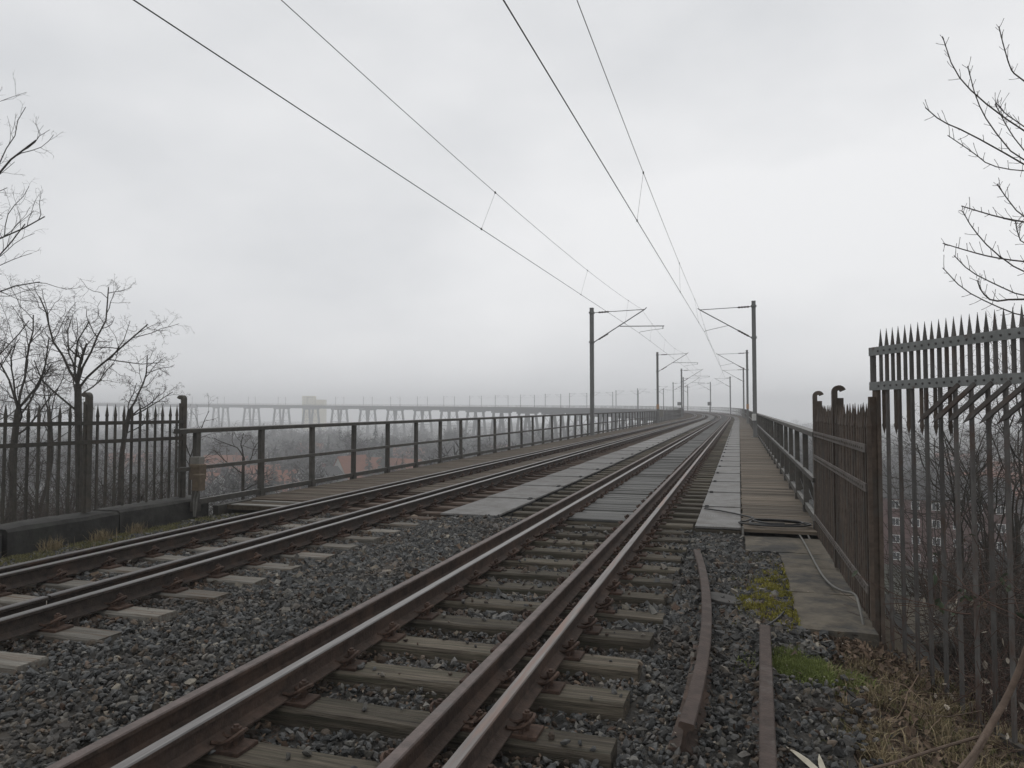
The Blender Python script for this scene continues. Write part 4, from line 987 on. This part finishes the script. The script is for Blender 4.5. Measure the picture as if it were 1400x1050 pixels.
def thicket(n, pxr, zr, tops, label, seed, lim=None):
    rnd = random.Random(seed); b = MB()
    for _ in range(n):
        px, zc = rnd.uniform(*pxr), rnd.uniform(*zr); p = gpos(px, zc)
        if lim and not lim(p): continue
        h = max(.4, (rnd.uniform(*tops) - p.z) * rnd.uniform(.3, 1)); q_, _ = wander(p, Vector((rnd.gauss(0, .45), rnd.gauss(0, .45), 1)), h, 5, .22, -.02, rnd); w = rnd.uniform(.005, .014)
        b.tube(q_, [w * (1 - .15 * i_) for i_ in range(6)], 3, cap=False)
        for _k in range(4):
            i_ = rnd.randrange(1, 6); q2, _ = wander(q_[i_], Vector((rnd.gauss(0, 1), rnd.gauss(0, 1), rnd.gauss(.2, .6))), rnd.uniform(.3, .9), 3, .2, -.03, rnd); b.tube(q2, [.005, .004, .003, .002], 3, cap=False)
    tag(b.build('undergrowth', m_twig), label, 'undergrowth', kind='stuff')
thicket(3500, (-160, 330), (12.2, 26), (-.7, .8), 'tangled leafless undergrowth behind the left fence', 41, lambda p: p.x < -10.6)
thicket(1800, (250, 520), (19, 38), (-5, -2.2), 'leafless undergrowth below the first bays of the left railing', 42, lambda p: p.x < -10.6)

# tree outside the right edge, reaching in above the tall fence
rt = empty('budding_tree', gpos(1640, 8.0), 0, 'bare tree at the right edge with long upswept budding branches over the tall fence', 'tree')
tb = MB(); base = rt.location
trunk = [base, at(1600, 620, 7.8), at(1570, 420, 7.6), at(1560, 200, 7.4), at(1530, -60, 7.4)]
tb.tube(trunk, [.10, .08, .06, .045, .03], 8); tb.build('trunk', m_bark, rt)
br = MB(); tw = MB(); rnd = random.Random(3)
def side_twigs(pts, n, L_):
    for k in range(n):
        t = (k + .6) / n; i_ = min(int(t * (len(pts) - 1)), len(pts) - 2); q_ = pts[i_].lerp(pts[i_ + 1], t * (len(pts) - 1) - i_); dl = (pts[i_ + 1] - pts[i_]).normalized()
        for sgn in ((-1, 1) if rnd.random() < .35 else (rnd.choice((-1, 1)),)):
            ax = Vector((-sy, cy, 0)); dd = dl.copy(); dd.rotate(Matrix.Rotation(sgn * rnd.uniform(.6, 1.1), 3, ax)); dd += Vector((rnd.gauss(0, .3), rnd.gauss(0, .3), .12))
            l = L_ * rnd.uniform(.3, 1.0); q2, _ = wander(q_, dd, l, 3, .10, .08, rnd); tw.tube(q2, [.0028, .0025, .002, .0028], 4)
        tw.tube([q_ - dl * .008, q_ + dl * .008], .0058, 4)
for px_pts, z0, z1, w in (
    (((1560, 330), (1480, 265), (1400, 215), (1330, 175), (1295, 160), (1274, 141)), 7.5, 6.6, .014),
    (((1555, 300), (1470, 210), (1400, 168), (1345, 125), (1315, 90), (1300, 40)), 7.5, 6.8, .014),
    (((1560, 260), (1450, 225), (1400, 214), (1362, 165), (1345, 130), (1334, 82)), 7.5, 7.0, .012),
    (((1540, 150), (1450, 130), (1400, 95), (1393, 85), (1384, 50), (1379, 26)), 7.4, 7.0, .012),
    (((1565, 330), (1470, 312), (1400, 300), (1370, 294), (1340, 285), (1321, 279)), 7.5, 6.4, .014),
    (((1570, 400), (1470, 362), (1400, 356), (1360, 350), (1330, 342), (1294, 331)), 7.6, 6.6, .015),
    (((1570, 420), (1480, 400), (1400, 370), (1360, 340), (1335, 310), (1322, 286)), 7.6, 6.7, .012),
    (((1570, 440), (1470, 412), (1400, 404), (1365, 388), (1330, 370), (1309, 348)), 7.6, 6.9, .012),
    (((1570, 480), (1470, 440), (1400, 432), (1360, 416), (1320, 395), (1293, 365)), 7.6, 7.0, .012),
    (((1570, 360), (1460, 330), (1400, 290), (1385, 270), (1375, 255), (1371, 249)), 7.5, 7.0, .010),
    (((1570, 460), (1450, 410), (1390, 408), (1360, 412), (1345, 398), (1340, 382)), 7.6, 6.9, .020),
    (((1560, 280), (1470, 232), (1400, 230), (1360, 222), (1340, 205), (1304, 180)), 7.5, 7.0, .009),
    (((1560, 220), (1440, 190), (1400, 160), (1385, 150), (1378, 140), (1372, 135)), 7.5, 7.2, .009),
    (((1560, 300), (1450, 250), (1400, 190), (1385, 165), (1378, 150), (1371, 136)), 7.5, 7.2, .009),
    (((1570, 380), (1450, 350), (1402, 330), (1398, 318), (1396, 310), (1395, 300)), 7.5, 7.2, .009)):
    n = len(px_pts); pts = smooth_path([at(a_, b_, z0 + (z1 - z0) * i_ / (n - 1)) for i_, (a_, b_) in enumerate(px_pts)], 1)
    m_ = len(pts); w *= .72; br.tube(pts, [w + (.0042 - w) * i_ / (m_ - 1) for i_ in range(m_)], 5); side_twigs(pts[m_ // 3:], 10, .15)
# side_twigs also makes the buds
br.build('branches', m_twig, rt); tag(tw.build('twigs', m_twig, rt), kind='stuff')

# brambles and shrubs behind and through the tall fence
rnd = random.Random(9)
lab_b = ('arching reddish bramble tangle growing through the tall fence', 'bramble bush with pale curled leaves at the foot of the tall fence', 'upright twiggy shrub just behind the tall fence')
def bramble(base_pts, n, L_, lab, leafmat, nleaf, up=.7, dirv=(-.1, .3, 0), spread=.55):
    root = empty('bramble', base_pts[0], 0, lab, 'bramble', 'brambles by the tall fence'); st = MB(); lp = []
    for k in range(n):
        p = Vector(rnd.choice(base_pts)) + Vector((rnd.gauss(0, .25), rnd.gauss(0, .25), 0)); d_ = Vector((dirv[0] + rnd.gauss(0, spread), dirv[1] + rnd.gauss(0, spread), up))
        pts, _ = wander(p, d_, L_ * rnd.uniform(.5, 1.2), 9, .13, -.05, rnd); w = rnd.uniform(.003, .0065)
        st.tube(pts, [w * (1 - .07 * i_) for i_ in range(10)], 4)
        for q_ in range(5):
            i_ = rnd.randrange(2, 9); d2 = Vector((rnd.gauss(0, 1), rnd.gauss(0, 1), rnd.gauss(.3, .6))); p2, _ = wander(pts[i_], d2, rnd.uniform(.12, .5), 4, .12, 0, rnd); st.tube(p2, .0028, 3); lp.append(p2[-1])
        lp += [pts[rnd.randrange(3, 10)] for _ in range(3)]
    st.build('stems', m_twigred, root)
    rnd.shuffle(lp); lp = lp[:nleaf]
    if lp:
        o = leaves('leaves', np.array([tuple(q_) for q_ in lp]), rng.uniform(.018, .042, len(lp)), leafmat, 1.0); o.parent = root; o.location = -root.location; o['kind'] = 'stuff'
bp = [gpos(1330 + 20 * k, 6.3 - .12 * k) for k in range(6)]
bramble([Vector((p.x, p.y, -.9)) for p in bp], 40, 1.9, lab_b[0], m_leafpale, 36, .9)
bp = [T0 + TD * (.7 + .3 * k) + TN * -.15 + Vector((0, 0, -.6)) for k in range(6)]
bramble(bp, 40, 1.0, lab_b[1], m_leafpale, 120, .6)
bp = [gpos(1370 + 22 * k, 8.0 + k * .4) for k in range(7)]
bramble([Vector((p.x, p.y, max(p.z, -3))) for p in bp], 60, 3.0, lab_b[2], m_leaf, 60, 1.3, (.05, .1, 0), .22)
bp = [gpos(1420, 5.0)]
bramble([Vector((p.x, p.y, .6)) for p in bp], 7, .6, 'hanging bramble spray with dull green leaves at the right edge', m_leafgreen, 26, .1, (-.45, .1, 0), .25)
rnd_t = random.Random(77)
SAP = ('nearest the corner post', 'left of the bent spikes', 'behind the bent spikes', 'at the right picture edge', 'low and far down the slope', 'tallest of them')
for k, (px, zc, y0) in enumerate(((1300, 14, 560), (1335, 12, 540), (1375, 12, 500), (1420, 11, 470), (1270, 17, 610), (1390, 15, 480))):
    w = 1000 / zc
    forked(px, zc, (px + 10, y0 + 2400 / zc), .045, [(px + random.uniform(-.7, 1) * w, y0 + random.uniform(0, 1.6) * 1000 / zc, random.uniform(-1, 1), .5, random.uniform(.55, 1)) for _ in range(8)], 80 + k,
           'dark twiggy sapling on the slope behind the tall fence, ' + SAP[k], kids=(8, 6, 4, 3), group='saplings on the slope behind the tall fence')
thicket(7500, (1235, 1500), (7.2, 20), (-3.2, 1.0), 'dark leafless undergrowth on the slope behind the tall fence', 43, lambda p: p.x > 1.35 + max(0, (7.3 - p.y)) * .49 + .25 and (p.x - 1.35) * 1000 / max(p.length, 1) > 100 + rnd_t.random() * 260)
thicket(3000, (1285, 1500), (7.0, 13), (-1.8, .7), 'dark leafless brushwood close behind the right end of the tall fence', 44, lambda p: p.x > 1.35 + max(0, (7.3 - p.y)) * .49 + .2)
thicket(900, (1225, 1420), (24, 60), (-14, -9), 'dark scrub far down the slope in front of the red brick house', 45)
# fallen branches in the lower right corner
b = MB(); pts = smooth_path([at(1440, 740, 3.9), at(1400, 868, 3.9), at(1374, 935, 3.95), at(1340, 990, 3.9), at(1310, 1040, 3.8), at(1285, 1090, 3.7)]); m_ = len(pts)
b.tube(pts, [.014 + .008 * i_ / m_ for i_ in range(m_)], 8); b.tube(smooth_path([at(1338, 993, 3.9), at(1318, 1022, 3.75), at(1285, 1058, 3.6)]), [.012] * 12 if False else .011, 6)
tag(b.build('fallen_branch', m_branch, smooth=True), 'thick pale brown branch slanting across the lower right corner', 'branch')
b = MB(); b.tube(smooth_path([at(1335, 997, 3.9), at(1270, 1015, 4.0), at(1200, 1038, 4.0), at(1150, 1046, 3.95), at(1100, 1052, 3.9)]), .008, 6); tag(b.build('fallen_branch', m_branch), 'thin brown branch lying almost level along the bottom edge', 'branch')
b = MB(); b.tube(smooth_path([on(1110, 940, -.12), on(1130, 972, -.1), on(1148, 1000, -.1), on(1160, 1030, -.1), on(1180, 1056, -.1)]), .007, 6); tag(b.build('fallen_branch', m_branch), 'thin grey stick lying across the leafy bank below the green grass', 'branch')
b = MB(); rnd = random.Random(4)
for k in range(120):
    x, y = rnd.uniform(.8, 2.4), rnd.uniform(3.3, 6.8); p = Vector((x, y, float(ground_h(x, y)) + .02)); q_, _ = wander(p, Vector((rnd.gauss(0, 1), rnd.gauss(0, 1), .15)), rnd.uniform(.15, .6), 5, .2, -.02, rnd); b.tube(q_, rnd.uniform(.0016, .0035), 3)
tag(b.build('twig_litter', m_leaf), 'fine dead twigs strewn over the leafy bank', 'twigs', kind='stuff')

# ------------------------------------------------------------------ the valley: houses, trees
def window_meshes(w, h):
    f = MB(); t = .11
    for (cx0, cz0, sx, sz) in ((0, h / 2 - t / 2, w, t), (0, -h / 2 + t / 2, w, t), (-w / 2 + t / 2, 0, t, h - 2 * t), (w / 2 - t / 2, 0, t, h - 2 * t), (0, 0, .07, h - 2 * t)): f.box((cx0, -.03, cz0), (sx, .10, sz))
    p = MB(); p.box((0, .0, 0), (w - .1, .03, h - .1))
    return f.mesh('window', m_frame), p.mesh('pane', m_glass)
WF, WP = window_meshes(1.25, 1.35)
def house(loc, rz, w, d, hw, hr, wall, roof, rows, cols, label, cat='house', group=None, chim=True):
    root = empty('house', loc, rz, label, cat, group)
    b = MB(); x, y = w / 2, d / 2
    b.add([(-x, -y, 0), (x, -y, 0), (x, y, 0), (-x, y, 0), (-x, -y, hw), (x, -y, hw), (x, y, hw), (-x, y, hw), (-x, 0, hw + hr), (x, 0, hw + hr)],
          [(0, 1, 5, 4), (2, 3, 7, 6), (1, 2, 6, 9, 5), (3, 0, 4, 8, 7), (3, 2, 1, 0), (4, 5, 9, 8), (6, 7, 8, 9)]); b.build('wall', wall, root, world=False)
    r_ = MB(); ov = .4
    for sgn in (-1, 1):
        k = hr / y
        p = [(-x - ov, sgn * (y + ov), hw - ov * k + .05), (x + ov, sgn * (y + ov), hw - ov * k + .05), (x + ov, 0, hw + hr + .05), (-x - ov, 0, hw + hr + .05)]
        q_ = [(a, b_, c_ + .18) for a, b_, c_ in p]
        r_.add(p + q_, [(0, 1, 2, 3), (7, 6, 5, 4), (0, 4, 5, 1), (1, 5, 6, 2), (3, 7, 4, 0), (2, 6, 7, 3)])
    ro = r_.build('roof', roof, root, world=False)
    if chim: c_ = MB(); c_.box((w * .22, d * .12, hw + hr + .3), (.7, .7, 1.6)); c_.build('chimney', m_brick, ro, world=False)
    for a in range(rows):
        for k in range(cols):
            for sgn in (-1, 1):
                xx = -w / 2 + (k + .5) * w / cols
                o = inst('window', WF, root, (xx, sgn * (d / 2 + .03), 1.7 + a * 2.9), (0, 0, 0 if sgn < 0 else math.pi), world=False); inst('pane', WP, o, world=False)
    for a in range(rows):
        for sgn in (-1, 1):
            o = inst('window', WF, root, (sgn * (w / 2 + .03), 0, 1.7 + a * 2.9), (0, 0, sgn * math.pi / 2), world=False); inst('pane', WP, o, world=False)
    return root
def vpos(px, zc):
    p = gpos(px, zc); return Vector((p.x, p.y, float(ground_h(p.x, p.y)) - .1))
p = vpos(1262, 128); house(p, R(-12), 24, 11, 11.6, 3.4, m_brick, m_roofdark, 4, 8, 'red brick apartment house with white framed windows seen through the tall fence', 'house')
p = vpos(1345, 190); house(p, R(10), 18, 10, 6, 5, m_brick, m_rooftile, 2, 5, 'brick house with orange roof behind the brambles at the right', 'house')
p = vpos(482, 218); house(p, R(75), 11, 9.5, 4.6, 7.5, m_render, m_rooftile, 2, 3, 'house whose steep orange gable rises behind the left railing', 'house')
p = vpos(532, 232); house(p, R(-15), 26, 10, 4.6, 5.8, m_brick, m_rooftile, 2, 7, 'long low house with an orange tiled roof behind the left railing', 'house')
hs = ((345, 300, 20, m_render, m_roofdark), (352, 215, 60, m_render, m_rooftile), (402, 260, -20, m_render, m_roofdark), (425, 330, 15, m_render, m_rooftile), (437, 205, 80, m_render, m_roofdark), (310, 250, 10, m_brick, m_rooftile),
      (560, 330, 30, m_render, m_rooftile), (620, 300, -10, m_brick, m_roofdark), (680, 350, 40, m_render, m_rooftile), (270, 320, 0, m_render, m_roofdark), (390, 200, 35, m_brick, m_rooftile), (290, 190, -30, m_render, m_rooftile),
      (1085, 420, 10, m_render, m_roofdark), (1225, 260, 30, m_render, m_roofdark), (1300, 300, 5, m_brick, m_rooftile), (1375, 240, -20, m_render, m_rooftile), (180, 260, 20, m_brick, m_rooftile), (90, 230, -15, m_render, m_roofdark))
where = ['far back under the left railing', 'pale with orange roof behind the second bay of the left railing', 'with grey roof behind the third bay of the left railing', 'with orange roof half lost in mist', 'turned gable on, low down behind the third railing post', 'of brick just right of the fence end post',
         'with orange roof below the distant arm of the viaduct', 'of brick with grey roof below the distant viaduct', 'beneath the middle of the distant viaduct', 'far behind the end of the left fence', 'of brick low behind the railing', 'close behind the small bare tree by the railing',
         'in the far mist beyond the right railing', 'with grey roof behind the corner post of the tall fence', 'of brick above the apartment house', 'with orange roof at the right edge behind brambles', 'of brick seen through the left fence', 'with grey roof seen through the left fence']
for (px, zc, rz, wm, rm_), wh in zip(hs, where):
    house(vpos(px, zc), R(rz), random.uniform(10, 15), 9, random.uniform(4.5, 6), random.uniform(3.8, 5.5), wm, rm_, 2, 4, ('misty white house ' if wm is m_render else 'misty red house ') + wh, 'house', 'houses in the misty valley')
tb_ = empty('tower_block', vpos(428, 980), R(20), 'pale cream tower block rising faintly above the distant arm of the viaduct', 'tower block')
b = MB(); b.box((-5, 0, 24), (15, 16, 48)); b.box((9.5, 0, 21.5), (14, 15, 43)); b.build('wall', m_cream, tb_, world=False)
WF2, WP2 = WF, WP
for a in range(14):
    for k in range(5):
        o = inst('window', WF, tb_, (-9.5 + k * 2.75, -8.04, 3 + a * 3.3), world=False); inst('pane', WP, o, world=False)

# valley trees
def crown_tree(seed, h):
    rnd = random.Random(seed); t = MB(); t.tube([(0, 0, 0), (.1, 0, h * .3), (0, .1, h * .62)], [h * .022, h * .017, h * .008], 5); tm = t.mesh('trunk', m_bark)
    c = MB()
    for k in range(11):
        q_ = rnd.uniform(0, 6.28); p = Vector((0, 0, h * rnd.uniform(.25, .6))); d_ = Vector((math.cos(q_), math.sin(q_), rnd.uniform(.5, 1.6))); pts, dd = wander(p, d_, h * .42, 4, .12, .06, rnd); c.tube(pts, [h * .008, h * .006, h * .005, h * .003, h * .002], 3, cap=False)
        for j_ in range(10):
            i_ = rnd.randrange(1, 5); p2, d2 = wander(pts[i_], dd + Vector((rnd.gauss(0, .7), rnd.gauss(0, .7), rnd.gauss(.1, .5))), h * .2, 3, .15, .04, rnd); c.tube(p2, [h * .0035, h * .003, h * .002, h * .0012], 3, cap=False)
            for m_ in range(9):
                i2 = rnd.randrange(1, 4); p3, _ = wander(p2[i2], d2 + Vector((rnd.gauss(0, .8), rnd.gauss(0, .8), rnd.gauss(0, .6))), h * .11, 2, .15, 0, rnd); w = h * .006; a = p3[0]; e_ = p3[-1]; s_ = (e_ - a).orthogonal().normalized() * w
                s_.rotate(Matrix.Rotation(rnd.uniform(0, 6.28), 3, (e_ - a).normalized())); c.add([a - s_, a + s_, e_], [(0, 1, 2)])
    return tm, c.mesh('crown', m_far)
def conifer(seed, h):
    rnd = random.Random(seed); t = MB(); t.tube([(0, 0, 0), (0, 0, h * .97)], [h * .02, h * .004], 5); tm = t.mesh('trunk', m_bark); c = MB()
    for k in range(420):
        z = h * (.08 + .9 * rnd.random()); rr_ = (h - z) * .24 * rnd.uniform(.7, 1.15) + .1; q_ = rnd.uniform(0, 6.28); e_ = Vector((math.cos(q_) * rr_, math.sin(q_) * rr_, z - rr_ * rnd.uniform(.1, .45))); o_ = Vector((e_.x * .15, e_.y * .15, z)); s_ = Vector((-math.sin(q_), math.cos(q_), rnd.uniform(-.3, .3))) * rr_ * .22
        m_ = o_.lerp(e_, .6); c.add([o_, m_ - s_, e_, m_ + s_], [(0, 1, 2, 3)])
    return tm, c.mesh('crown', m_conif)
KIND = [crown_tree(k, 12) for k in range(5)]; CON = [conifer(k + 20, 14) for k in range(2)]
rnd = random.Random(17); cnt = 0
def add_tree(px, zc, sc, con):
    p = vpos(px, zc)
    tm, cm = rnd.choice(CON if con else KIND)
    root = empty('conifer' if con else 'valley_tree', p, rnd.uniform(0, 6.28), 'dark conifer standing in the misty valley' if con else 'bare winter tree standing in the misty valley', 'tree', 'conifers in the misty valley' if con else 'bare trees in the misty valley')
    root.scale = (sc, sc, sc * rnd.uniform(.9, 1.15))
    inst('trunk', tm, root, world=False); inst('crown', cm, root, world=False)
for k in range(225):
    px = rnd.uniform(-120, 960) if k % 9 else rnd.uniform(1020, 1130); u = rnd.random(); zc = 80 + 420 * u ** 1.1
    if abs(px - 482) < 45 and zc < 225: continue
    if px > 560 and zc < 110: continue
    add_tree(px, zc, rnd.uniform(.8, 1.45), rnd.random() < .16)
for px, zc, sc in ((350 + 295, 150, 1.0), (665, 160, 1.15), (505, 205, 1.2), (575, 150, .9), (375, 175, 1.1), (450, 245, 1.4), (760, 210, 1.1)): add_tree(px, zc, sc, True)
for k in range(70):
    px = rnd.uniform(1190, 1450); zc = rnd.choice((rnd.uniform(140, 330), rnd.uniform(40, 100))); 
    if zc < 110 and px < 1300: continue
    add_tree(px, zc, rnd.uniform(.5, 1.0), rnd.random() < .1)
# far woods, one mass
fw = MB()
vv = []
tri_mesh = KIND[0][1]
cv = np.empty(len(tri_mesh.vertices) * 3, dtype=np.float32); tri_mesh.vertices.foreach_get('co', cv); cv = cv.reshape(-1, 3)
sl = []
for _ in range(260):
    a = rng.normal(0, 1, (120, 3)); a /= np.linalg.norm(a, axis=1, keepdims=True); a *= rng.uniform(.5, 1, (120, 1)); a[:, 2] = np.abs(a[:, 2]) * 1.1 + .5
    sl.append(a)
pos = []; size = []
while len(pos) < 3600:
    zc = rnd.uniform(170, 640) if rnd.random() < .75 else rnd.uniform(640, 1350); px = rnd.uniform(-300, 1020) if rnd.random() < .78 else (rnd.uniform(1015, 1150) if rnd.random() < .5 else rnd.uniform(1010, 1500)); p = gpos(px, zc)
    if abs(px - 500) < 70 and zc < 245: continue
    pos.append((p.x, p.y, float(ground_h(p.x, p.y)))); size.append(rnd.uniform(4.5, 8.5))
V = []; F = []; k = 0
for (x, y, z), s_ in zip(pos, size):
    a = sl[rnd.randrange(260)][:85] * s_ + np.array([x, y, z + s_ * .1])
    b = a + rng.normal(0, .55, a.shape) * s_ * .16; c = a + rng.normal(0, .55, a.shape) * s_ * .16
    V.append(np.stack([a, b, c], 1).reshape(-1, 3)); F.append(np.arange(k, k + 255).reshape(-1, 3)); k += 255
o = inst('far_woods', np_mesh('far_woods', np.concatenate(V), np.concatenate(F), m_far)); tag(o, 'distant woods fading into the mist across the valley', 'woods', kind='stuff')

# ------------------------------------------------------------------ haze
hz = MB(); hz.box((0, 0, 5.0), (3700, 3700, 64)); m = bpy.data.materials.new('haze_air'); m.use_nodes = True; N, L = m.node_tree.nodes, m.node_tree.links
N.clear(); pv = N.new('ShaderNodeVolumePrincipled'); pv.inputs['Color'].default_value = (.97, .98, 1, 1); pv.inputs['Density'].default_value = FOG; pv.inputs['Anisotropy'].default_value = .2
out = N.new('ShaderNodeOutputMaterial'); L.new(pv.outputs[0], out.inputs['Volume'])
tag(hz.build('haze', m), 'pale mist hanging over the valley and the viaduct', 'haze', kind='stuff')
